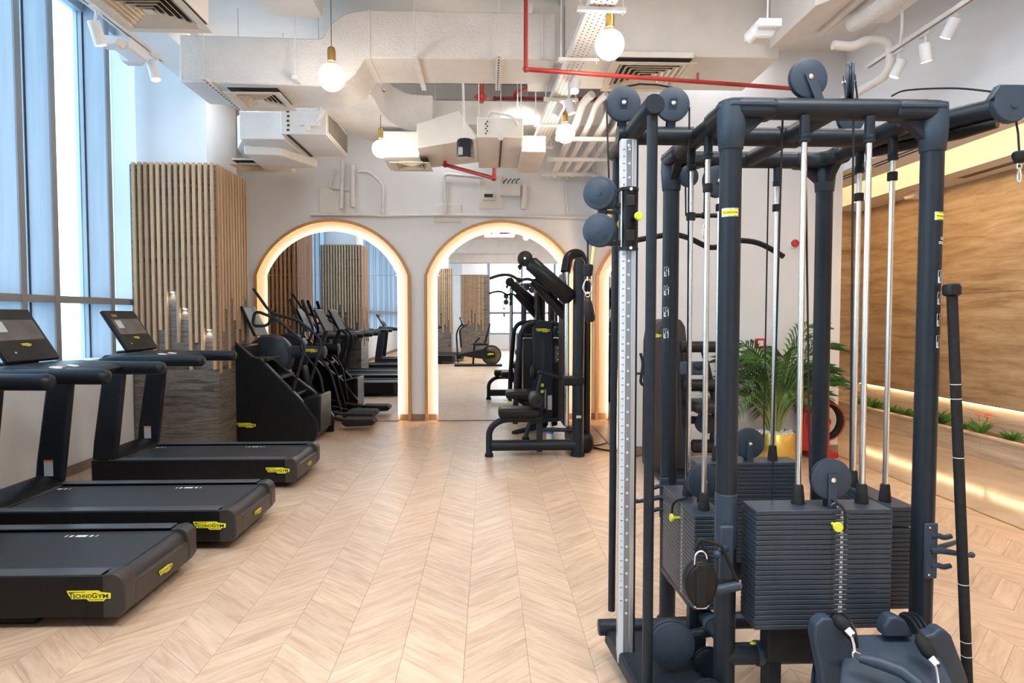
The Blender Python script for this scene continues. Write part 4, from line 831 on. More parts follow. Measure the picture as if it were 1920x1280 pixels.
# second machine behind
K = thing('selectorised_machine', 'black weight machine with a yellow badge on its shield, behind the lat pulldown machine', 'gym machine', (1.0, 8.2, 0)); YK = 8.1
def kz(px, py, y=YK): return at(px, py, y)
sh = [(-.0, .0)]
T = xz([(998, 792), (998, 612), (1003, 603), (1015, 600), (1034, 602), (1038, 612), (1038, 792)], YK)
MB().prism(zfix(T), 'y', YK, YK+.05).build('front_shield', 'frame', K, .02); MB().prism(xz([(1014, 690), (1014, 640), (1018, 636), (1021, 640), (1021, 690)], YK), 'y', YK-.004, YK+.001).build('shield_groove', 'dark', K)
T = xz([(981, 770), (981, 634), (1058, 634), (1058, 785), (998, 785)], YK+.06); MB().prism(zfix(T), 'y', YK+.06, YK+.40).build('stack_cover', 'black', K, .015)
MB().tube(fillet([at(966, 794, YK), at(968, 720, YK), at(976, 625, YK), at(986, 610, YK), at(1002, 606, YK+.03)], .2), .035, 14).build('side_tube', 'frame', K, sm=70)
MB().tube(fillet([at(1034, 604, YK+.05), at(1052, 610, YK+.05), at(1058, 630, YK+.1), at(1058, 700, YK+.1)], .15), .03, 12).build('side_tube', 'frame', K, sm=70)
logo(K, kz(1018, 619, YK-.002), (1, 0, 0), (0, 0, 1), .18); MB().lathe(kz(1047, 622, YK-.02), (0, 1, 0), [(.06, 0), (.07, .01), (.07, .05)], 24).build('pulley', 'frame', K); MB().lathe(kz(1047, 622, YK-.03), (0, 1, 0), [(.01, 0), (.01, .01)], 10).build('pulley_bolt', 'chrome', K)
for py in (722, 734): MB().lathe(kz(1017, py, YK-.03), (0, 1, 0), [(.02, 0), (.024, .015), (.01, .03)], 12).build('pin_knob', 'yknob', K)
nb = MB(); [nb.bb(kz(1021, 730+i*2.1)[0], kz(1024, 730)[0], YK-.003, YK-.0015, kz(1020, 730+i*2.1)[2]-.005, kz(1020, 730+i*2.1)[2]) for i in range(20)]; nb.build('weight_scale', 'white_ink', K, sm=0, kind='stuff')
MB().bb(kz(1027, 700)[0], kz(1035, 700)[0], YK-.004, YK-.001, kz(1030, 768)[2], kz(1030, 741)[2]).build('instruction_label', 'label', K)
MB().bb(kz(1040, 655, YK+.05)[0], kz(1056, 655)[0], YK+.05, YK+.058, kz(1040, 680)[2], kz(1040, 648)[2]).build('user_panel', 'screen2', K, .003); 
for i in range(3): MB().ball(kz(1047, 652+i*11, YK+.045), .02, 8, 6, (1, .3, .6)).build('exercise_icon', 'label', K)
a = kz(948, 738, 7.75); MB().bb(a[0], a[0]+.34, 7.6, 7.95, a[2]-.05, a[2]+.04).build('seat_pad', 'pad', K, .035, seg=4); MB().tube([(a[0]+.12, 7.78, a[2]-.05), (a[0]+.35, 7.9, .35), (a[0]+.5, 8.1, .30)], .035, 12).build('seat_support', 'frame', K)
MB().obox((a[0]+.02, 7.62, a[2]-.07), (.05, 0, -.015), (0, .008, 0), (0, 0, .006)).build('seat_lever', 'yknob', K, .003)
c = kz(1000, 697, 7.9); MB().ball(c, .10, 18, 12, (.45, .8, 1)).build('back_pad', 'pad', K, sm=180)
MB().tube([(kz(985, 800)[0]-.02, 7.7, .03), (kz(985, 800)[0]+.02, 7.7, .18), (kz(1056, 790)[0], 8.2, .18)], .03, 10).build('base_leg', 'frame', K); MB().lathe((kz(985, 800)[0]-.02, 7.7, 0), (0, 0, 1), [(.045, 0), (.045, .03), (.035, .035)], 14).build('foot', 'rubber', K)
MB().tube([(kz(966, 794)[0], YK, .02), (kz(966, 794)[0]+.55, YK+.2, .10)], .03, 10).build('base_leg', 'frame', K); MB().lathe((kz(966, 794)[0], YK, 0), (0, 0, 1), [(.045, 0), (.045, .03), (.035, .035)], 14).build('foot', 'rubber', K)
b = thing('spray_bottle', 'white bottle with blue and yellow labels behind the lat pulldown machine', 'bottle', (kz(1031, 815, 7.3)[0], 7.3, 0)); bx = kz(1031, 815, 7.3)[0]
MB().lathe((bx, 7.3, 0), (0, 0, 1), [(.036, 0), (.04, .01), (.04, .22), (.02, .25), (.02, .28)], 20).build('bottle_body', 'bottle', b); MB().lathe((bx, 7.3, .15), (0, 0, 1), [(.0405, 0), (.0405, .035)], 20).build('blue_label', 'blue_label', b); MB().lathe((bx, 7.3, .04), (0, 0, 1), [(.0405, 0), (.0405, .05)], 20).build('yellow_label', 'yknob', b)
# cables on the floor near the alcove
tag(MB().tube(fillet([(1.15, 7.2, .012), (1.3, 7.0, .012), (1.42, 6.95, .012), (1.47, 7.0, .02)], .1), .01, 6).build('floor_cable', 'rubber'), 'black power cable on the floor right of the lat pulldown machine', 'cable')
tag(MB().tube(fillet([(1.1, 7.25, .008), (1.25, 7.28, .008), (1.35, 7.38, .008), (1.38, 7.35, .02)], .1), .007, 6).build('floor_cable', 'rubber'), 'thin loose cable on the floor towards the side wall mirror', 'cable')
# ------------------------------------------------------------------ machine behind the rack
G = thing('leg_curl_machine', 'black seated leg machine with rollers standing by the white wall behind the cable station', 'gym machine', (1.7, 5.9, 0)); YG = 5.9
def g_(px, py, y=YG): return at(px, py, y)
T = xz([(1219, 885), (1222, 640), (1226, 615), (1236, 602), (1250, 598), (1275, 598), (1283, 612), (1286, 640), (1290, 880)], YG); MB().prism(zfix(T), 'y', YG-.05, YG+.35).build('stack_tower', 'endcap', G, .03, seg=3)
logo(G, g_(1228, 629, YG-.053), (1, 0, 0), (0, 0, 1), .12)
def roller(name, x0, x1, y_, r=.05, yy=YG-.25, m='pad'):
    a = g_(x0, y_, yy); b = g_(x1, y_, yy); return MB().tube([a, (a[0]+.012, a[1], a[2]), (b[0]-.012, b[1], b[2]), b], [r*.7, r, r, r*.7], 18).build(name, m, G)
roller('upper_roller', 1276, 1350, 650, .05); roller('thigh_roller', 1280, 1350, 722, .055); roller('ankle_roller', 1297, 1350, 836, .06)
MB().obox(g_(1300, 690, YG-.28), (.12, 0, 0), (0, .03, 0), (0, 0, .06)).build('console', 'slate', G, .015); MB().ball(g_(1310, 686, YG-.32), .045, 14, 10, (1, .5, .8)).build('adjust_knob', 'frame', G)
a = g_(1292, 760, YG-.3); MB().bb(a[0], a[0]+.34, YG-.5, YG-.1, a[2]-.05, a[2]+.045).build('seat_pad', 'pad', G, .04, seg=4)
MB().tube([g_(1296, 787, YG-.2), g_(1350, 788, YG-.2)], .035, 12).build('cross_tube', 'frame', G); MB().lathe(g_(1325, 795, YG-.32), (0, 1, 0), [(.05, 0), (.09, .02), (.09, .06), (.05, .08)], 20).build('cam', 'frame', G)
MB().tube(fillet([g_(1318, 655, YG-.2), g_(1330, 700, YG-.2), g_(1340, 760, YG-.2), g_(1335, 830, YG-.2)], .1), .025, 10).build('lever_arm', 'frame', G)
MB().tube([g_(1275, 640, YG-.2), g_(1277, 790, YG-.2), (g_(1290, 860, YG-.2)[0], YG-.2, .05)], .02, 10).build('front_post', 'frame', G); MB().bb(g_(1225, 870)[0], g_(1360, 870)[0], YG-.4, YG+.35, 0, .07).build('base_frame', 'frame', G, .02)
MB().obox(g_(1205, 700, YG), (.07, 0, 0), (0, .02, 0), (0, 0, .01)).build('side_handle', 'frame', G, .004); MB().tube(fillet([g_(1201, 662), g_(1206, 680), g_(1200, 722), g_(1222, 722)], .06), .014, 8).build('side_lever', 'frame', G)
MB().bb(g_(1277, 820, YG+.1)[0], g_(1285, 820, YG+.1)[0], YG-.06, YG-.052, g_(1280, 855)[2], g_(1280, 810)[2]).build('white_label', 'label', G)
# ------------------------------------------------------------------ alarm, call point, hose reel, palm
a = at(1487, 457, YF); t = thing('fire_alarm_sounder', 'round red fire alarm high on the white wall behind the cable station', 'alarm', a)
MB().lathe((a[0], YF, a[2]), (0, -1, 0), [(.048, 0), (.048, .03), (.04, .035)], 24).build('base', 'bottle', t); MB().lathe((a[0], YF-.035, a[2]), (0, -1, 0), [(.04, 0), (.042, .02), (.03, .045), (.015, .05)], 24).build('dome', 'redg', t)
a = at(1423, 643, YF); t = thing('fire_call_point', 'small red square fire call point on the white wall behind the palm', 'call point', a); MB().bb(a[0]-.05, a[0]+.05, YF-.045, YF, a[2]-.05, a[2]+.05).build('box', 'redg', t, .006); MB().bb(a[0]-.03, a[0]+.03, YF-.047, YF-.045, a[2]-.03, a[2]+.03).build('press_plate', 'bottle', t)
t = thing('fire_hose_reel', 'red fire hose reel with curved side plate by the white wall', 'hose reel', at(1520, 845, 6.6)); Yh = 6.55
T = zfix(xz([(1502, 845), (1507, 780), (1511, 722), (1520, 718), (1532, 717), (1545, 722), (1556, 740), (1556, 845)], Yh)); MB().prism(T, 'y', Yh, Yh+.03).build('side_plate', 'redg', t, .006)
c = at(1548, 790, Yh); MB().tube([(c[0]+.20*math.cos(i*PI/12), Yh+.08, c[2]+.20*math.sin(i*PI/12)) for i in range(24)], .035, 10, closed=True).build('hose_coil', 'rubber', t); MB().lathe((c[0], Yh-.02, c[2]), (0, 1, 0), [(.05, 0), (.05, .18)], 16).build('hub', 'redg', t)
MB().tube([(c[0]+.20*math.cos(i*PI/12), Yh+.0-.006, c[2]+.20*math.sin(i*PI/12)) for i in range(24)], .008, 8, closed=True).build('rim', 'red', t); MB().bb(c[0]-.15, c[0]+.15, Yh+.0, Yh+.16, 0, .06).build('foot', 'redg', t, .01)
px_ = 3.0; py_ = 6.33; p = thing('potted_palm', 'areca palm in a golden cylindrical pot in front of the white wall', 'potted plant', (px_, py_, 0))
pa = at(1412, 830, py_); pb = at(1488, 830, py_); px_ = (pa[0]+pb[0])/2; pr = (pb[0]-pa[0])/2; ph = at(1450, 808, py_)[2]
MB().lathe((px_, py_, 0), (0, 0, 1), [(pr*.97, 0), (pr, .01), (pr, ph-.006), (pr*.99, ph), (pr*.93, ph), (pr*.93, ph-.05)], 40).build('pot', 'gold', p)
pb_ = MB(); rr = random.Random(3)
for i in range(150):
    a = rr.random()*2*PI; q = math.sqrt(rr.random())*pr*.88; pb_.ball((px_+q*math.cos(a), py_+q*math.sin(a), ph-.015+rr.random()*.012), .014+rr.random()*.008, 6, 4)
pb_.build('pebbles', 'pebble', p, sm=180, kind='stuff'); MB().lathe((px_, py_, ph-.06), (0, 0, 1), [(pr*.92, 0), (pr*.92, .03)], 24).build('soil', 'soil', p)
def frond(i, n):
    az = 2*PI*i/n*1.618*2+rr.uniform(-.3, .3); ln = rr.uniform(.8, 1.38); up_ = rr.uniform(.35, 1.0) if i > 12 else rr.uniform(.8, 1.1)
    b0 = Vector((px_+math.cos(az)*.05, py_+math.sin(az)*.05, ph-.03)); P = []
    hz = (1.25-up_*.62)*.62; 
    for k in range(13):
        t_ = k/12; P.append(b0+Vector((math.cos(az), math.sin(az)*.5, 0))*(ln*hz*t_**1.5)+Vector((0, 0, 1))*(ln*(.35+up_*.95)*t_-ln*.50*t_**3))
    st_ = MB(); st_.tube(P, [.008*(1-.8*k/12)+.001 for k in range(13)], 5)
    o = st_.build('stem', 'stem', p); lf = MB()
    for k in range(4, 13):
        for m_ in (0, .5):
            kk = min(k+m_, 11.99); i0 = int(kk); c = P[i0]+(P[i0+1]-P[i0])*(kk-i0) if i0 < 12 else P[12]; d = (P[min(i0+1, 12)]-P[i0-1]).normalized(); sd = d.cross(Vector((0, 0, 1)))
            sd = sd.normalized() if sd.length > .05 else Vector((1, 0, 0)); L_ = .24*math.sin(PI*min(1, (kk-2.5)/11.5))+.07
            for s_ in (-1, 1):
                v = (sd*s_*.75+d*.75+Vector((0, 0, .25))).normalized(); w = d.cross(v).cross(v).normalized()*.010; tip = c+v*L_+Vector((0, 0, -L_*.28)); mid = c+v*L_*.5+Vector((0, 0, L_*.02))
                nn = len(lf.v); tip.y = min(tip.y, YF-.03); mid.y = min(mid.y, YF-.02); lf.v += [tuple(c-w*.3), tuple(c+w*.3), tuple(mid+w), tuple(tip), tuple(mid-w)]; lf.f.append([nn, nn+1, nn+2, nn+3, nn+4])
    lf.build('frond', 'leaf', o, sm=0)
for i in range(36): frond(i, 36)
# plants in the planter
def tuft(x, y, h, n, flower, label, group):
    t = thing('planter_plant', label, 'plant', (x, y, .2), group); r2_ = random.Random(int(y*100)); lf = MB()
    for i in range(n):
        a = r2_.random()*2*PI; lean = r2_.uniform(.2, .9); L_ = h*r2_.uniform(.6, 1); c = Vector((x, y, .2)); dv_ = Vector((math.cos(a)*lean*.7, math.sin(a)*lean, 1)).normalized(); w = dv_.cross(Vector((0, 0, 1))).normalized()*(.012 if not flower else .022)
        mid = c+dv_*L_*.55; tip = c+dv_*L_+Vector((math.cos(a)*.05, math.sin(a)*.05, -.35*L_*lean)); nn = len(lf.v)
        lf.v += [tuple(c-w*.3), tuple(c+w*.3), tuple(mid+w), tuple(tip), tuple(mid-w)]; lf.f += [[nn, nn+1, nn+2, nn+3, nn+4]]
    lf.build('leaves', 'leaf2', t, sm=0, kind='stuff')
    if flower:
        for i in range(4):
            c = Vector((x+r2_.uniform(-.07, .03), y+r2_.uniform(-.1, .1), .2+h*r2_.uniform(.85, 1.1)))
            MB().cyl((x, y, .2), tuple(c), .004, n=5).build('flower_stem', 'stem', t); f = MB()
            for k in range(5):
                an = k*2*PI/5; v = Vector((math.cos(an)*.5, math.sin(an), .35)); f.ball(c+v*.028, .024, 8, 5, (.7, .9, .35))
            f.build('blossom', 'petal', t, sm=180)
    return t
for i, (px, py, h, fl_) in enumerate(((1625, 760, .22, 1), (1645, 762, .20, 0), (1677, 770, .16, 0), (1702, 778, .17, 0), (1727, 785, .17, 0), (1768, 790, .26, 0), (1808, 806, .14, 0), (1846, 812, .24, 1), (1905, 830, .17, 0))):
    c = atx(px, py+8, 5.38); tuft(5.34, c[1], h, 34 if not fl_ else 22, fl_, '%s in the stone planter, %s' % ('red flowering plant' if fl_ else 'spiky green plant', ['at the far end', 'just before the far red flowers', 'between the shiny guide rods', 'left of the right post', 'hidden behind the right post', 'between the right post and the black pole', 'just right of the black pole', 'with the nearer red blossoms', 'at the right edge of the picture'][i]), 'plants in the stone planter')

# cardio machines behind the camera, seen in the middle mirror
b = thing('recumbent_trainer', 'black recumbent trainer with a clear round wheel, seen small in the middle mirror', 'exercise bike', (.2, -.95, 0)); bx, by = .10, -.95
MB().lathe((bx, by-.05, .33), (0, 1, 0), [(.02, 0), (.27, 0), (.285, .01), (.285, .09), (.27, .10), (.02, .10)], 40).build('wheel_cover', 'disc', b)
MB().tube([(bx+.285*math.cos(PI*i/16), by+.055, .33+.285*math.sin(PI*i/16)) for i in range(32)], .014, 8, closed=True).build('wheel_rim', 'black', b)
MB().prism([(bx-1.0, .32), (bx-.9, .40), (bx-.2, .52), (bx+.1, .45), (bx+.12, .25), (bx-.3, .22)], 'y', by-.09, by+.11).build('linkage_cover', 'black', b, .03); logo(b, (bx-.02, by+.113, .36), (-1, 0, 0), (0, 0, 1), .2)
MB().bb(bx-1.1, bx+.32, by-.2, by+.2, 0, .06).build('base_frame', 'black', b, .01); MB().tube(fillet([(bx-.55, by, .06), (bx-.5, by, .7), (bx-.35, by, .85)], .1), .03, 10).build('seat_post', 'black', b)
MB().bb(bx-.55, bx-.1, by-.2, by+.2, .62, .70).build('seat_pad', 'pad', b, .03); MB().obox((bx-.12, by, .98), (.03, 0, .0), (0, .2, 0), (.08, 0, .30)).build('backrest', 'pad', b, .03); MB().tube(fillet([(bx-1.0, by, .1), (bx-1.05, by, 1.0), (bx-.9, by, 1.25), (bx-.75, by, 1.2)], .15), .025, 10).build('console_post', 'frame', b)
MB().obox((bx-.88, by, 1.32), (.02, 0, 0), (0, .2, 0), (-.06, 0, .14)).build('console', 'black', b, .01); MB().tube(fillet([(bx-.9, by-.25, .55), (bx-.95, by-.25, 1.1), (bx-.7, by-.25, 1.25)], .1), .018, 8).build('moving_handle', 'frame', b); MB().tube(fillet([(bx-.9, by+.25, .55), (bx-.95, by+.25, 1.1), (bx-.7, by+.25, 1.25)], .1), .018, 8).build('moving_handle', 'frame', b)
# ------------------------------------------------------------------ cable station
R = thing('cable_station', 'tall black cable station with weight stacks and chrome rods in the right foreground', 'gym machine', (1.25, 2.67, 0))
XA, XD, YN, YFAR, ZT, YM = .875, 1.62, 2.30, 3.05, 2.245, 2.66; PR = .0385
def T_(name, pts_, r, m='frame', n=24, fl_=0, **k): return MB().tube(fillet(pts_, fl_) if fl_ else pts_, r, n).build(name, m, R, sm=k.get('sm', 50))
corners = ((XA, YN), (XD, YN), (XA, YFAR), (XD, YFAR))
for i, (x, y) in enumerate(corners):
    T_('post', [(x, y, .02), (x, y, ZT-.06)], PR, n=32); MB().lathe((x, y, 0), (0, 0, 1), [(.05, 0), (.05, .02), (.04, .03)], 24).build('foot', 'rubber', R)
    sx_ = 1 if x == XA else -1; sy_ = 1 if y == YN else -1
    P = [(x, y, ZT-.17), (x, y, ZT-.165)]
    MB().tube([(x, y, ZT-.15), (x, y, ZT-.148), (x, y, ZT-.06), (x, y, ZT+.02)], [.0405, .0425, .050, .047], 28).build('corner_sleeve', 'slate', R, sm=50)
    pl_ = [(x-sx_*.046, y+sy_*.155), (x-sx_*.046, y-sy_*.01), (x-sx_*.012, y-sy_*.046), (x+sx_*.155, y-sy_*.046), (x+sx_*.155, y+sy_*.046), (x+sx_*.075, y+sy_*.046), (x+sx_*.046, y+sy_*.075), (x+sx_*.046, y+sy_*.155)]
    MB().prism(pl_, 'z', ZT-.040, ZT+.030).build('corner_joint', 'frame', R, .022, seg=4)
    MB().prism([(a_+(b_-a_)*.0, c_) for a_, b_, c_ in [(q_[0], 0, q_[1]) for q_ in [(x-sx_*.05, y+sy_*.15), (x-sx_*.05, y-sy_*.012), (x-sx_*.014, y-sy_*.05), (x+sx_*.15, y-sy_*.05), (x+sx_*.15, y-sy_*.0), (x, y), (x, y+sy_*.15)]]], 'z', ZT-.004, ZT+.012).build('joint_band', 'slate', R, .004)
    MB().prism([(x+sx_*.03, ZT-.12), (x+sx_*.03, ZT-.03), (x+sx_*.13, ZT-.03)], 'y', y-.018, y+.018).build('gusset', 'frame', R, .004)
    if i % 2 == 0 or True:
        MB().prism([(y+sy_*.03, ZT-.12), (y+sy_*.03, ZT-.03), (y+sy_*.13, ZT-.03)], 'x', x-.018, x+.018).build('gusset', 'frame', R, .004)
T_('top_beam', [(XA+.03, YN, ZT), (XD-.03, YN, ZT)], PR, n=28); T_('top_beam', [(XA+.03, YFAR, ZT), (XD-.03, YFAR, ZT)], PR, n=28)
T_('side_beam', [(XA, YN+.03, ZT), (XA, YFAR-.03, ZT)], PR, n=28); T_('side_beam', [(XD, YN+.03, ZT), (XD, YFAR-.03, ZT)], PR, n=28)
T_('middle_beam', [(.535, YM, ZT), (XD, YM, ZT)], PR*.97, n=28); T_('middle_beam', [(1.25, YN, ZT), (1.25, YFAR, ZT)], PR*.9, n=24)
MB().tube([(1.205, YM, ZT), (1.295, YM, ZT)], .044, 24).build('hub_sleeve', 'frame', R, .004)
for x, y, ax in ((XA-.06, YM, 'x'), (1.17, YN, 'x')): pass
ring = lambda c, ax, r_=.0415, w=.012, m='slate', name='collar': MB().lathe(Vector(c)-Vector(ax)*w, ax, [(r_-.002, 0), (r_, .002), (r_, 2*w-.002), (r_-.002, 2*w)], 24).build(name, m, R)
# lower frame
ZL = .245
T_('lower_beam', [(XA, YN, ZL), (XD, YN, ZL)], PR, n=24); T_('lower_beam', [(XA, YFAR, ZL), (XD, YFAR, ZL)], PR, n=24); T_('lower_beam', [(XA, YM, ZL-.05), (XD, YM, ZL-.05)], PR*.9, n=24)
T_('lower_side_beam', [(XA, YN, .30), (XA-.005, YFAR, .27)], .032, n=20); T_('lower_side_beam', [(XD, YN, .27), (XD, YFAR, .27)], .032, n=20)
ring((XA+.13, YN, ZL), (1, 0, 0), .045); ring((XD-.13, YN, ZL), (1, 0, 0), .045); ring((XA, YN+.12, .295), (0, 1, 0), .038, .012); ring((XA, YFAR-.12, .273), (0, 1, 0), .038, .012)
ring((XA, YN, .75), (0, 0, 1), .0405, .10, 'slate', 'post_clamp')
# weight stacks
plate_no = [0]
def stack(cx, cy, w, d, ax, z0, z1, n, face=None, nums=True):
    pt = (z1-z0)/n; hw = (w/2, d/2) if ax == 'x' else (d/2, w/2); first = None
    for i in range(n):
        z = z0+i*pt
        if first is None: o = first = MB().bb(cx-hw[0], cx+hw[0], cy-hw[1], cy+hw[1], z+.0006, z+pt-.0016).build('weight_plate', 'plate', R, .0022)
        else:
            o = first.copy(); COL.objects.link(o); o.location = (0, 0, i*pt)
        if i == n-1: top = z+pt
    if face:
        tx = MB(); hl = MB(); xd, nm = face; xd = Vector(xd); nm = Vector(nm); hd = d/2 if abs(nm.y) > .5 else d/2
        base = Vector((cx, cy, 0))+nm*(d/2)
        for i in range(n):
            z = z1-(i+.5)*pt-.0007
            if nums: text(tx, str(5*(i+1)), base+xd*.062+Vector((0, 0, z)), xd, (0, 0, 1), pt*.62, .03, lift=.0006); tx.obox(base+xd*.062+nm*.0006+Vector((0, 0, z-pt*.46)), xd*.022, (0, 0, .0004), nm*.0001)
            c_ = base+xd*.028+Vector((0, 0, z)); hl.lathe(c_-nm*.001, nm, [(.0048, 0), (.0048, .0016)], 10)
        if nums: tx.build('weight_numbers', 'white_ink', R, sm=0)
        hl.build('pin_holes', 'dark', R, sm=0, kind='stuff')
    return top
FZ = .815
stack(1.19, 2.26, .492, .13, 'x', .385, FZ, 24, ((1, 0, 0), (0, -1, 0)))
stack(XA, 2.69, .46, .125, 'y', .335, .715, 22, ((0, -1, 0), (-1, 0, 0)))
stack(1.245, YFAR, .50, .13, 'x', .315, .80, 26)
stack(XD, 2.66, .46, .12, 'y', .34, .66, 18); stack(XD+.025, 2.655, .42, .10, 'y', .665, .745, 4)
for cx, cy, sx_, sy_, z in ((1.10, 2.27, .09, .04, .385), (XA+.02, 2.69, .04, .07, .335), (1.245, YFAR, .10, .04, .315), (XD, 2.66, .04, .1, .34)): MB().bb(cx-sx_, cx+sx_, cy-sy_, cy+sy_, ZL, z).build('stack_cushion', 'rubber', R, .01)
# guide rods
def grod(x, y, zt, z0, col_=True):
    MB().cyl((x, y, z0-.02), (x, y, ZT-.10), .0105, n=16).build('guide_rod', 'chrome', R)
    MB().lathe((x, y, ZT-.125), (0, 0, 1), [(.0125, 0), (.020, .004), (.020, .010), (.0175, .012), (.0195, .018), (.0195, .024), (.017, .027), (.018, .095)], 20).build('rod_socket', 'frame', R)
    MB().lathe((x, y, z0), (0, 0, 1), [(.024, 0), (.023, .01), (.018, .065), (.014, .07)], 16).build('rod_cone', 'rubber', R)
    if col_: MB().lathe((x, y, zt), (0, 0, 1), [(.012, 0), (.019, .002), (.019, .034), (.012, .036)], 18).build('stop_collar', 'rubber', R)
grod(1.134, YN-.02, 0, FZ, False); grod(1.372, YN-.02, 0, FZ, False)
grod(XA, 2.54, 1.99, .715); grod(XA, 2.75, 1.91, .715); grod(1.387, YFAR, 2.0, .80); grod(1.11, YFAR, 2.0, .80); grod(XD, 2.53, 2.04, .745); grod(XD, 2.76, 2.0, .745)
# pulleys
def pulley(c, ax, r, w=.026, bracket=None, m='slate', bolt=True, par=None):
    par = par or R; c = Vector(c); ax = Vector(ax).normalized(); s = c-ax*w/2
    o = MB().lathe(s, ax, [(.02, 0), (r*.9, 0), (r, .003), (r, w*.3), (r*.86, w*.42), (r*.86, w*.58), (r, w*.7), (r, w-.003), (r*.9, w), (.02, w)], 40).build('pulley', m, par)
    if bolt: MB().lathe(c-ax*(w/2+.012), ax, [(.006, 0), (.009, .002), (.009, w+.022), (.006, w+.024)], 12).build('pulley_bolt', 'chrome', par)
    if bracket is not None:
        b = Vector(bracket); d = (b-c); h = d.length; d.normalize(); u = ax.cross(d)
        for s_ in (-1, 1): MB().obox(c+d*(h/2-.008)+ax*s_*(w/2+.006), u*.0165, d*(h/2+.012), ax*.0018).build('pulley_bracket', 'slate', par, .001)
    return o
def cab(pts_, r=.0032, par=None): return MB().tube(pts_, r, 8).build('cable', 'rubber', par or R, sm=70)
pulley((1.152, YN, ZT+.108), (.1, -1, 0), .071, bracket=(1.19, YN, ZT+.02)); pulley((1.318, YN+.02, ZT+.105), (1, -.52, 0), .071, bracket=(1.318, YN, ZT+.02))
pulley((.552, YM-.03, ZT+.118), (0, -1, 0), .071, bracket=(.552, YM, ZT+.02)); pulley((.755, YM-.03, ZT+.118), (0, -1, 0), .069, bracket=(.755, YM, ZT+.02))
pulley((1.229, 2.235, FZ+.100), (0, -1, 0), .073, bracket=(1.229, 2.235, FZ-.0)); pulley((.905, 2.64, .715+.09), (.15, -1, 0), .074, bracket=(.905, 2.64, .715)); pulley((1.268, YFAR, .80+.08), (0, -1, 0), .074, bracket=(1.268, YFAR, .80))
pulley((1.545, YM+.05, ZT+.095), (.1, -1, 0), .06); pulley((1.05, YFAR-.12, ZT-.13), (.3, -1, 0), .072); pulley((.94, YFAR-.05, ZT-.09), (.3, -1, 0), .05)
cab([(.552+.0, YM-.03, ZT+.187), (.62, YM-.03, ZT+.20), (.69, YM-.03, ZT+.198), (.755, YM-.03, ZT+.188)], .004)
for a_, b_ in (((1.155, YN+.02, ZT-.03), (1.157, 2.24, FZ+.10)), ((1.318, YN-.01, ZT-.03), (1.302, 2.235, FZ+.10)), ((1.072, YN+.02, ZT-.03), (1.055, YN+.03, .5)), ((1.345, YFAR-.0, ZT-.03), (1.342, YFAR-.0, .88)),
               ((.826, YM-.03, ZT+.11), (.835, 2.64, .80)), ((.985, YM, ZT-.03), (.977, 2.64, .80)), ((1.22, YFAR+.02, ZT-.03), (1.20, YFAR, .88)), ((1.60, YM, ZT-.03), (1.60, YM-.02, .75))): cab([a_, b_], .0038)
# selector pins
def pin(c, d, u):
    c = Vector(c); d = Vector(d); MB().lathe(c, d, [(.006, 0), (.006, .028), (.016, .030), (.018, .036), (.016, .042)], 20).build('selector_pin', 'yknob', R)
    MB().tube(fillet([c+d*.025, c+d*.03+Vector(u)*.03+Vector((0, 0, -.02)), c+d*.02+Vector(u)*.035+Vector((0, 0, .06)), c+Vector((0, 0, .085))-d*.03], .03), .005, 8).build('pin_lanyard', 'rubber', R, sm=70)
pin((1.218, 2.195, .765), (0, -1, 0), (1, 0, 0)); pin((XA-.0625, 2.655, .645), (-1, 0, 0), (0, 1, 0))
MB().tube([Vector((1.235, 2.21, FZ+.012))+Vector((.014*math.cos(i*PI/8), -.008*math.sin(i*PI/8), .012*math.sin(i*PI/8))) for i in range(16)], .002, 6, closed=True).build('pin_ring', 'chrome', R)
# left outrigger with the notched rail
XO = .597
T_('outrigger_beam', [(XO, 2.295, ZT+.012), (XO, 2.30, ZT+.012), (XO-.01, 2.96, ZT), (XO-.01, 2.965, ZT)], [.034, .037, .037, .034], n=28)
T_('grab_bar', [(XO-.002, 2.33, .05), (XO, 2.33, ZT-.01)], .0195, n=20); T_('grab_bar', [(XO-.02, 2.93, .12), (XO-.012, 2.93, ZT-.02)], .0165, n=20)
xr = .553; yr = 2.53
MB().bb(xr-.030, xr+.032, yr-.008, yr+.03, .09, 2.195).build('rail_body', 'alu', R, .004); MB().bb(xr-.030, xr-.0085, yr-.0125, yr-.008, .095, 2.19).build('scale_strip', 'scale', R, .001)
MB().bb(xr-.0075, xr+.013, yr-.0095, yr-.0078, .095, 2.19).build('rail_groove', 'alugrey', R); MB().bb(xr+.014, xr+.031, yr-.0125, yr-.008, .095, 2.19).build('rail_lip', 'alu', R, .001)
MB().bb(xr+.033, xr+.040, yr-.005, yr+.03, .09, 2.195).build('rail_edge', 'frame', R)
hl = MB(); tk = MB(); nb = MB(); k = 0
z = .30
while z < 2.17:
    hl.lathe((xr+.003, yr-.0096, z), (0, -1, 0), [(.0052, 0), (.0048, .002)], 12)
    tk.bb(xr-.024, xr-.014, yr-.0131, yr-.0126, z+.052, z+.0545)
    if k < 34: text(nb, str(k+1), (xr-.019, yr-.0131, z+.026), (1, 0, 0), (0, 0, 1), .0085, .02)
    z += .0545; k += 1
hl.build('adjustment_pins', 'scale', R, kind='stuff'); tk.build('scale_ticks', 'ink', R, sm=0, kind='stuff'); nb.build('scale_numbers', 'ink', R, sm=0)
for zz in (.115, 2.165): MB().lathe((xr+.003, yr-.0096, zz), (0, -1, 0), [(.008, 0), (.008, .003), (.004, .005)], 12).build('rail_bolt', 'chrome', R)
T_('base_tube', [(.475, 2.70, .155), (.478, 2.70, .155), (.75, 2.70, .155), (XA, 2.62, .2)], [.030, .034, .034, .034], n=24)
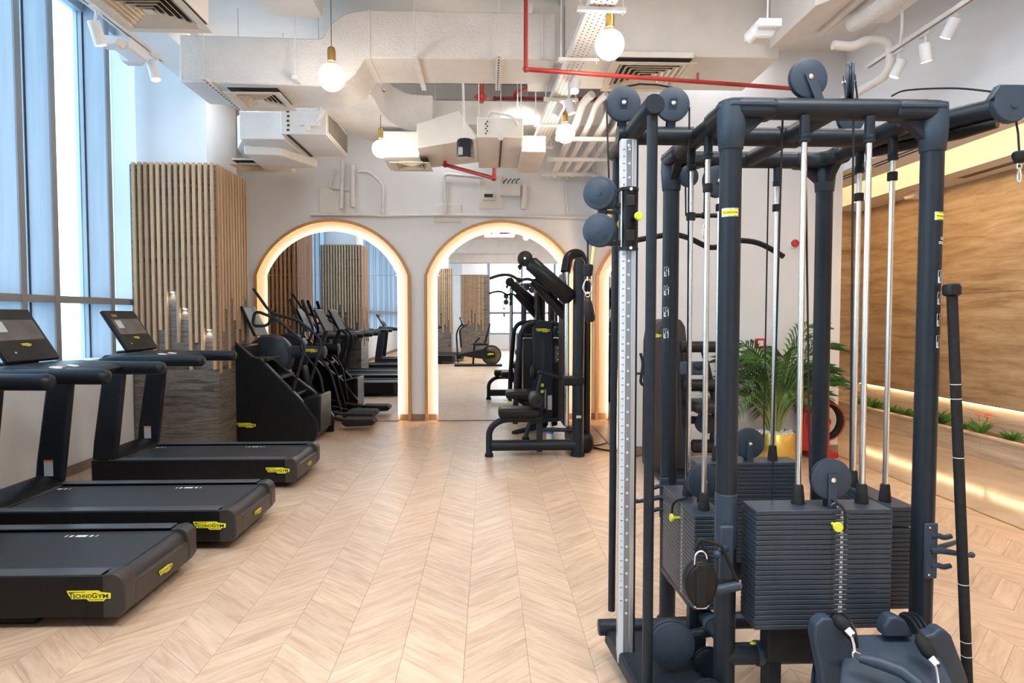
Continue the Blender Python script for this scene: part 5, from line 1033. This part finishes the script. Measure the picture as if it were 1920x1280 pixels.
MB().add([(.50, 2.70, .09), (.78, 2.70, .09), (.86, 2.30, .07), (.80, 1.9, .05), (.60, 1.9, .05), (.505, 2.70, .16), (.78, 2.70, .16), (.84, 2.30, .10), (.79, 1.91, .07), (.61, 1.91, .07)],
    [(4, 3, 2, 1, 0), (5, 6, 7, 8, 9), (0, 1, 6, 5), (1, 2, 7, 6), (2, 3, 8, 7), (3, 4, 9, 8), (4, 0, 5, 9)]).build('foot_plate', 'frame', R, .008)
# sliding carriage
zc0, zc1 = at(1187, 470, yr)[2], at(1187, 352, yr)[2]; xc = xr+.004
MB().lathe((xc, yr+.008, zc0+.012), (0, 0, 1), [(.036, 0), (.036, zc1-zc0-.024)], 32).build('carriage', 'black', R)
for zz in (zc0, zc1-.014): MB().lathe((xc, yr+.008, zz), (0, 0, 1), [(.038, 0), (.040, .002), (.040, .012), (.038, .014)], 32).build('carriage_ring', 'frame', R)
for zz in (zc0+.036, zc1-.075): MB().bb(xc-.014, xc+.018, yr-.031, yr-.026, zz, zz+.042).build('carriage_window', 'ink', R, .003); MB().lathe((xc+.002, yr-.030, zz+(.065 if zz > 1.8 else -.028)), (0, -1, 0), [(.006, 0), (.006, .003)], 10).build('carriage_bolt', 'bottle', R)
c = at(1197, 405, yr-.06); MB().lathe((c[0]-.006, yr-.025, c[2]), (.15, -1, 0), [(.014, 0), (.016, .012), (.013, .03)], 16).build('knob_stem', 'black', R); MB().lathe((c[0]-.001, yr-.056, c[2]), (.15, -1, 0), [(.015, 0), (.0165, .003), (.0165, .012), (.014, .015)], 20).build('pull_knob', 'yknob', R)
c = at(1165, 420, yr+.03); MB().ball((c[0]-.0, yr+.03, c[2]), .018, 14, 10).build('rear_knob', 'yknob', R, sm=180)
for py in (399, 457): a_ = at(1176, py, yr+.01); b_ = at(1140, py, yr+.01); MB().obox(((a_[0]+b_[0])/2, yr+.0, a_[2]), ((a_[0]-b_[0])/2+.006, 0, 0), (0, .010, 0), (0, 0, .006)).build('carriage_arm', 'frame', R, .002)
ax = (-.50, -.87, 0); pc = []
for px, py in ((1120, 362), (1119, 432)):
    c = Vector(at(px+5, py, yr)); pc.append(c); pulley(c, ax, .0655, .034, bolt=False)
    MB().lathe(c+Vector(ax).normalized()*.0172, ax, [(.0135, 0), (.0135, .003), (.009, .004)], 20).build('pulley_cap', 'slate', R); MB().lathe(c+Vector(ax).normalized()*.0168, ax, [(.052, 0), (.050, .0015)], 32).build('pulley_face', 'slate', R)
    MB().obox(c+Vector((.035, .012, -.050)), (.034, 0, 0), (0, .012, 0), (0, 0, .009)).build('swivel_arm', 'slate', R, .004); MB().obox(c+Vector((.073, .004, -.047)), (.010, 0, 0), (0, .016, 0), (0, 0, .010)).build('swivel_lug', 'frame', R, .003)
c = (pc[0]+pc[1])/2; MB().obox(c+Vector((.012, .012, 0)), (.018, 0, 0), (0, .012, 0), (0, 0, .05)).build('swivel_yoke', 'slate', R, .004)
a_ = Vector(at(1137, 190, yr+.06)); b_ = Vector(at(1142, 345, yr+.02)); cab([(.485, YM-.03, ZT+.115), tuple(a_), tuple(b_), tuple(pc[0]+Vector((.045, .02, -.02)))], .0036)
e0 = at(1102, 450, yr-.02); e1 = at(1102, 497, yr-.02); cab([e0, e1], .0036); MB().lathe(at(1102, 518, yr-.02), (0, 0, 1), [(.010, 0), (.018, .004), (.020, .025), (.0215, .035), (.020, .045), (.006, .05)], 20).build('cable_stop', 'rubber', R)
hd = thing('strap_handle', 'dark foam handle hanging by a carabiner from the sliding carriage pulleys', 'cable handle', at(1104, 530, yr-.02))
MB().cyl(at(1102, 518, yr-.02), at(1102, 526, yr-.02), .004, n=8).build('ring_bolt', 'chrome', hd); carabiner(hd, at(1102, 536, yr-.02), .058, .034, .0030); carabiner(hd, at(1102, 552, yr-.02), .02, .016, .002, name='ring')
a_ = Vector(at(1101, 558, yr-.02)); b_ = Vector(at(1107, 604, yr-.02)); d_ = b_-a_; MB().tube([a_, a_+d_*.12, a_+d_*.3, a_+d_*.8, a_+d_*.95, b_], [.006, .014, .018, .021, .018, .008], 18).build('foam_grip', 'pad', hd, sm=70)
# low pulleys
pulley((.705, 2.40, .235), (0, -1, 0), .088, .04, bolt=False); MB().lathe((.705, 2.379, .235), (0, -1, 0), [(.075, 0), (.07, .002)], 32).build('pulley_face', 'slate', R); pulley((.80, 2.25, .10), (0, -1, 0), .075, .04, bolt=False, m='frame')
pulley((.86, 2.42, .145), (0, -1, 0), .06, .03, m='frame', bolt=False); T_('low_link', [(.70, 2.44, .235), (XA, 2.44, .26)], .02, n=14); pulley((1.25, 2.33, .13), (.8, -.6, 0), .075, .03, m='slate', bolt=False)
for x in (.825, .86): MB().bb(x-.018, x+.018, 2.50, 2.54, .05, .335).build('stack_upright', 'frame', R, .005)
MB().bb(1.02, 1.075, 2.26, 2.32, .04, ZL).build('stack_upright', 'frame', R, .005); MB().bb(1.30, 1.355, 2.26, 2.32, .04, ZL).build('stack_upright', 'frame', R, .005)
for px, py in ((1412, 1205), (1320, 1177)):
    c = at(px, py, 2.27 if px > 1400 else 2.45); MB().ball(c, .008, 8, 6, (1.6, 1, .6)).build('yellow_lever', 'yknob', R, sm=180)
# hook brackets
def hooks(c, sx_, s=1.0):
    x, y, z = c
    MB().bb(x-.022*s, x+.022*s, y-.012, y, z-.092*s, z+.092*s).build('hook_plate', 'slate', R, .008, seg=3)
    for dz, L_ in ((.055, .05), (-.055, .05)): MB().tube(fillet([(x, y-.004, z+dz), (x+sx_*.03*s, y-.004, z+dz), (x+sx_*.045*s, y-.004, z+dz-.008), (x+sx_*(.045+L_*.5)*s, y-.004, z+dz-.002)], .015), [.012]*1+[.010]*(len(fillet([(0,0,0),(1,0,0),(2,0,0),(3,0,0)], .015))-2)+[.009], 10).build('hook', 'slate', R, sm=70)
    MB().tube([(x, y-.006, z+.0), (x+sx_*.03*s, y-.01, z+.002), (x+sx_*.13*s, y-.02, z-.015)], [.014, .012, .008], 12).build('long_hook', 'slate', R); MB().ball((x+sx_*.13*s, y-.02, z-.012), .011, 10, 8).build('hook_tip', 'slate', R, sm=180)
    for dz in (.078, -.078): MB().lathe((x-.008, y-.012, z+dz*s), (0, -1, 0), [(.004, 0), (.003, .002)], 10).build('screw', 'chrome', R)
c = at(1745, 1030, YN-.03); hooks((XD+.002, YN-.036, c[2]), 1, 1.12); MB().tube([(XD+.02, YN-.03, c[2]+.0), (XD+.15, YN+.02, c[2]+.01)], [.012, .008], 12).build('long_hook', 'slate', R)
c = at(1237, 932, YFAR-.03); hooks((XA-.03, YFAR-.03, c[2]), -1, 1.05)
c = at(1350, 1040, YN-.04); MB().bb(XA-.04, XA+.012, YN-.055, YN-.035, c[2]-.09, c[2]+.11).build('hook_plate', 'slate', R, .008); MB().tube([(XA-.02, YN-.05, c[2]+.03), (XA-.07, YN-.11, c[2]+.03)], [.014, .010], 12).build('hook', 'slate', R)
MB().ball((XA-.072, YN-.112, c[2]+.03), .014, 10, 8).build('hook_tip', 'slate', R, sm=180)
# triangular handle frame with strap and the rolled ankle strap
q = thing('stirrup_handle', 'black stirrup cable handle hanging on the near left post of the cable station', 'cable handle', (XA-.02, YN-.09, c[2]))
A3 = [at(px, py, YN-.11) for px, py in ((1303, 1032), (1312, 1010), (1352, 1022), (1385, 1095))]; MB().tube(fillet(A3, .012), .0065, 10).build('bracket', 'rubber', q); MB().cyl(at(1330, 1110, YN-.11), at(1386, 1097, YN-.11), .017, n=18).build('grip', 'slate', q); MB().lathe(at(1386, 1097, YN-.11), (.97, 0, .2), [(.010, 0), (.012, .004), (.006, .01)], 12).build('end_bolt', 'chrome', q)
MB().tube([at(1332, 1050, YN-.11), at(1312, 1010, YN-.11)], .006, 8).build('link', 'rubber', q)
s_ = thing('ankle_strap', 'rolled black padded ankle strap with steel rings hanging below the stirrup handle', 'ankle strap', at(1315, 1080, YN-.16)); ys_ = YN-.15
c = Vector(at(1314, 1085, ys_)); ov = [(c.x+.058*math.sin(a), c.z-.010+.088*math.cos(a)*(1.0 if math.cos(a) < 0 else .85)) for a in [2*PI*i/28 for i in range(28)]]
def shrink(k): return [(c.x+(p[0]-c.x)*k, c.z+(p[1]-c.z)*k) for p in ov]
MB().prism(shrink(1), 'y', ys_-.012, ys_+.03).build('padding', 'pad', s_, .008, seg=3); MB().prism(shrink(.86), 'y', ys_-.020, ys_-.010).build('leather_face', 'black', s_, .006); MB().bb(c.x-.022, c.x+.016, ys_-.026, ys_-.018, c.z-.09, c.z+.06).build('webbing', 'rubber', s_, .004)
MB().tube([Vector((c.x-.004, ys_-.01, c.z+.075))+Vector((.021*math.cos(a), 0, .026*math.sin(a))) for a in [PI*i/10 for i in range(11)]]+[Vector((c.x-.025, ys_-.01, c.z+.055))], .0032, 8).build('steel_ring', 'chrome', s_, sm=70)
MB().tube(fillet([(c.x-.026, ys_-.012, c.z-.088), (c.x-.02, ys_-.012, c.z-.097), (c.x+.016, ys_-.012, c.z-.097), (c.x+.024, ys_-.012, c.z-.086)], .006), .0028, 8).build('buckle', 'chrome', s_, sm=70)
# right arm with high pulley
zA = ZT+.0
T_('outrigger_arm', [(1.60, 2.64, ZT), (1.66, 2.56, ZT), (1.86, 2.285, ZT+.012), (1.885, 2.25, ZT+.012), (1.895, 2.236, ZT+.012)], [PR, PR, PR, .033, .015], n=28, sm=60)
c = Vector(at(1893, 196, 2.24)); MB().tube([(1.655, 2.75, ZT-.03), (1.80, 2.40, ZT-.045), (1.86, 2.30, ZT-.04)], [.03, .028, .02], 16).build('arm_brace', 'black', R)
hp = [(c.x+.066*math.cos(a)+(.0), c.z+.066*math.sin(a)) for a in [PI*(-1.1)+PI*1.25*i/14 for i in range(15)]]+[(c.x+.045, c.z+.066), (c.x-.05, c.z+.066), (c.x-.085, c.z+.01)]
MB().prism(hp, 'y', 2.225, 2.255).build('pulley_housing', 'slate', R, .004); MB().lathe((c.x+.004, 2.226, c.z-.005), (0, -1, 0), [(.012, 0), (.012, .004)], 16).build('pulley_cap', 'slate', R); MB().lathe((c.x+.045, 2.226, c.z+.056), (0, -1, 0), [(.008, 0), (.008, .004), (.004, .006)], 12).build('screw', 'chrome', R)
cab(fillet([at(1672, 180, 2.62), at(1690, 170, 2.55), at(1735, 166, 2.45), at(1800, 165, 2.35), at(1862, 172, 2.25)], .05), .0035); e = at(1903, 215, 2.24); e2 = at(1911, 285, 2.24); cab([e, at(1909, 250, 2.24), e2], .0035)
MB().lathe(at(1911, 305, 2.24), (0, 0, 1), [(.014, 0), (.016, .004), (.023, .022), (.023, .034), (.018, .04)], 20).build('cable_stop', 'rubber', R)
MB().obox(at(1911, 311, 2.24), (.011, 0, 0), (0, .005, 0), (0, 0, .012)).build('shackle', 'chrome', R, .004); MB().lathe(Vector(at(1911, 311, 2.234)), (0, -1, 0), [(.005, 0), (.005, .001)], 10).build('shackle_eye', 'ink', R); carabiner(R, at(1911, 329, 2.24), .05, .012, .0028)
# front low pulley housing
def fp(px, py, y): return at(px, py, y)
def hex_(name, A, B, m='slate', bev=.008): return MB().hexa(A, B).build(name, m, R, bev, seg=3)
top = 2.10; A = [fp(1603, 1176, top), fp(1695, 1170, top), fp(1800, 1290, 1.86), fp(1560, 1300, 1.86)]
def panel(name, q4, th, m='slate', bev=.008):
    V = [Vector(p) for p in q4]; n = (V[1]-V[0]).cross(V[3]-V[0]).normalized(); n = n if n.y > 0 else -n
    return MB().hexa([v for v in V], [v+n*th for v in V]).build(name, m, R, bev, seg=3)
panel('front_panel', [fp(1585, 1188, 2.09), fp(1745, 1186, 2.09), fp(1850, 1420, 1.70), fp(1560, 1420, 1.70)], .03)
def cheek(name, l, y0, y1, m='slate'): return MB().prism(xz(l, (y0+y1)/2), 'y', y0, y1).build(name, m, R, .008, seg=3)
cheek('left_cheek', [(1520, 1188), (1523, 1165), (1535, 1153), (1553, 1153), (1566, 1170), (1590, 1200), (1600, 1420), (1556, 1420), (1534, 1260)], 2.00, 2.05)
cheek('right_cheek', [(1725, 1186), (1742, 1182), (1750, 1174), (1762, 1173), (1775, 1185), (1800, 1250), (1850, 1420), (1780, 1420)], 2.00, 2.05)
cheek('middle_cheek', [(1650, 1168), (1660, 1152), (1675, 1150), (1690, 1158), (1705, 1188), (1650, 1188)], 2.05, 2.10)
pulley(fp(1580, 1192, 2.11), (1, 0, -.0), .075, .03, bolt=False, m='frame'); pulley(fp(1713, 1192, 2.13), (1, 0, 0), .078, .03, bolt=False, m='frame')
cab(fillet([fp(1688, 1151, 2.12), fp(1705, 1156, 2.08), fp(1722, 1180, 2.0), fp(1735, 1205, 1.96)], .03), .0045); MB().tube([fp(1722, 1190, 1.985), fp(1727, 1200, 1.97), fp(1741, 1222, 1.955), fp(1750, 1235, 1.94)], [.010, .021, .023, .014], 18).build('cable_stop', 'rubber', R, sm=70)
MB().tube([fp(1566, 1158, 2.02), fp(1574, 1163, 2.0), fp(1586, 1174, 1.99), fp(1592, 1182, 1.98)], [.012, .021, .020, .012], 18).build('cable_stop', 'rubber', R, sm=70)
for (a_, b_, yy) in (((1588, 1178), (1599, 1190), 1.97), ((1745, 1232), (1757, 1246), 1.93)):
    P, Q = Vector(fp(*a_, yy)), Vector(fp(*b_, yy-.01)); MB().obox((P+Q)/2, (Q-P)/2, (.009, 0, .007), (0, -.004, 0)).build('shackle', 'chrome', R, .003); MB().lathe(Q-Vector((0, .006, 0)), (0, -1, 0), [(.005, 0), (.004, .003)], 10).build('shackle_eye', 'ink', R)
tw = thing('spring_clip_grip', 'dark foam rope grip on a chrome spring clip lying across the lower front housing', 'cable handle', fp(1640, 1245, 1.92))
MB().tube([fp(1597, 1193, 1.955), fp(1601, 1208, 1.945), fp(1603, 1222, 1.94)], .0045, 8).build('spring_clip', 'chrome', tw); MB().tube(fillet([fp(1615, 1227, 1.93), fp(1600, 1220, 1.93), fp(1598, 1231, 1.93), fp(1612, 1239, 1.93)], .012), .003, 8).build('steel_ring', 'chrome', tw)
MB().tube([fp(1612, 1233, 1.93), fp(1650, 1243, 1.90), fp(1690, 1258, 1.87), fp(1725, 1285, 1.83)], [.014, .019, .019, .018], 18).build('foam_grip', 'slate', tw, sm=70)
MB().tube([fp(1754, 1247, 1.92), fp(1757, 1262, 1.91), fp(1762, 1300, 1.89)], .004, 8).build('spring_clip_right', 'chrome', R)
# logos and pictograms on the posts
def wrap(mb, x, y, r): # bend flat print (x offset, z) round a post; input coords: x -> arc length from -Y direction
    mb.v = [(x+r*math.sin(v[0]/r), y-r*math.cos(v[0]/r), v[2]) for v in mb.v]; return mb
def grid(mb, a0, a1, z0, z1, n=8):
    for i in range(n):
        p, q_ = a0+(a1-a0)*i/n, a0+(a1-a0)*(i+1)/n; mb.add([(p, 0, z0), (q_, 0, z0), (q_, 0, z1), (p, 0, z1)], [(0, 1, 2, 3)])
    return mb
def post_logo(x, y, z, a):
    wrap(grid(MB(), a-.034, a+.030, z-.014, z+.016, 10), x, y, PR+.0006).build('sticker_backing', 'alu', R); wrap(grid(MB(), a-.032, a+.026, z-.009, z+.010, 10), x, y, PR+.0011).build('logo_plate', 'yellow', R)
    t = MB(); text(t, 'TECHNOGYM', (a-.003, 0, z), (1, 0, 0), (0, 0, 1), .009, .02, width=.052); wrap(t, x, y, PR+.0015).build('logo_lettering', 'ink', R, sm=0)
post_logo(XA, YN, at(1365, 401, YN)[2], -.012); post_logo(XD, YN, at(1765, 408, YN)[2], .022)
def picto(x, y, a, z, tall=True, title=False):
    t = MB()
    if title:
        text(t, 'CABLE', (a+.004, 0, z+.012), (1, 0, 0), (0, 0, 1), .013, .03); text(t, 'STATION', (a+.004, 0, z-.004), (1, 0, 0), (0, 0, 1), .013, .03)
        wrap(t, x, y, PR+.001).build('station_title', 'white_ink', R, sm=0); return
    def ln(x0, z0, x1, z1, w=.0009):
        d = Vector((x1-x0, 0, z1-z0)).normalized(); n_ = Vector((-d.z, 0, d.x))*w
        t.add([(a+x0-n_.x, 0, z+z0-n_.z), (a+x1-n_.x, 0, z+z1-n_.z), (a+x1+n_.x, 0, z+z1+n_.z), (a+x0+n_.x, 0, z+z0+n_.z)], [(0, 1, 2, 3)])
    ln(-.012, -.02, -.012, .022); ln(-.012, .022, .008, .024); ln(.0, -.02, .0, .022); ln(-.012, -.02, .002, -.02, .002); ln(-.008, -.018, -.008, .0, .0025)
    ln(.012, -.02, .013, -.004, .0016); ln(.013, -.004, .011, .010, .002); ln(.011, .008, .003, .004); ln(.0105, .013, .0125, .0165, .0022); ln(-.016, -.029, .014, -.029, .0004)
    wrap(t, x, y, PR+.001).build('exercise_pictogram', 'white_ink', R, sm=0)
picto(XD, YN, .028, at(1760, 455, YN)[2], title=True)
for py in (520, 560, 600, 640): picto(XD, YN, .018, at(1755, py, YN)[2])
for py in (510, 545, 585, 625): picto(XA, YFAR, -.032, at(1248, py, YFAR)[2])
# lat bar behind the station
zq = 3.42
lb = thing('lat_bar', 'long wavy black pulldown bar hanging behind the cable station', 'lat bar', at(1345, 454, zq)); MB().tube(fillet(pts([(1185, 452), (1215, 446), (1262, 438), (1290, 445), (1330, 465), (1352, 462), (1380, 450), (1420, 453), (1455, 472), (1469, 481)], zq), .08), .0145, 14).build('bar', 'rubber', lb, sm=70)
MB().tube([at(1287, 404, zq), at(1300, 404, zq), at(1300.5, 404, zq), at(1316, 404, zq), at(1316.5, 404, zq), at(1324, 404, zq), at(1324.5, 404, zq), at(1362, 404, zq)], [.006, .006, .012, .012, .017, .017, .012, .012], 14).build('short_bar', 'rubber', lb); carabiner(lb, at(1322, 433, zq), .085, .02, .003)
cab([at(1284, 268, 3.05), at(1286, 404, zq)], .004, lb); cab([at(1322, 300, 3.1), at(1320, 400, zq)], .0035, lb)
# weighted pole leaning on the hook
pz = thing('aerobic_pole', 'long black training pole with white marks leaning in the hook on the right post', 'pole', (1.73, 2.2, 0))
P0 = Vector(at(1785, 552, 2.22)); P1 = Vector(at(1808, 1130, 2.20)); d_ = (P1-P0); t0 = -(P0.z-.02)/d_.z; P2 = P0+d_*t0
MB().cyl(tuple(P0), tuple(P2), .0175, n=20).build('shaft', 'rubber', pz); MB().lathe(P0+d_.normalized()*.006, -d_.normalized(), [(.020, 0), (.029, .006), (.030, .03), (.026, .042), (.015, .046)], 24).build('top_cap', 'black', pz); MB().lathe(P2+d_.normalized()*.0, -d_.normalized(), [(.02, 0), (.024, .01), (.02, .04)], 20).build('bottom_cap', 'black', pz)
for py in (718, 745, 855, 1093, 1202, 1229):
    k_ = (py-552)/(1130-552); c = P0+d_*k_; MB().tube([c, c+d_.normalized()*.0022], .0179, 20).build('white_mark', 'white_ink', pz)
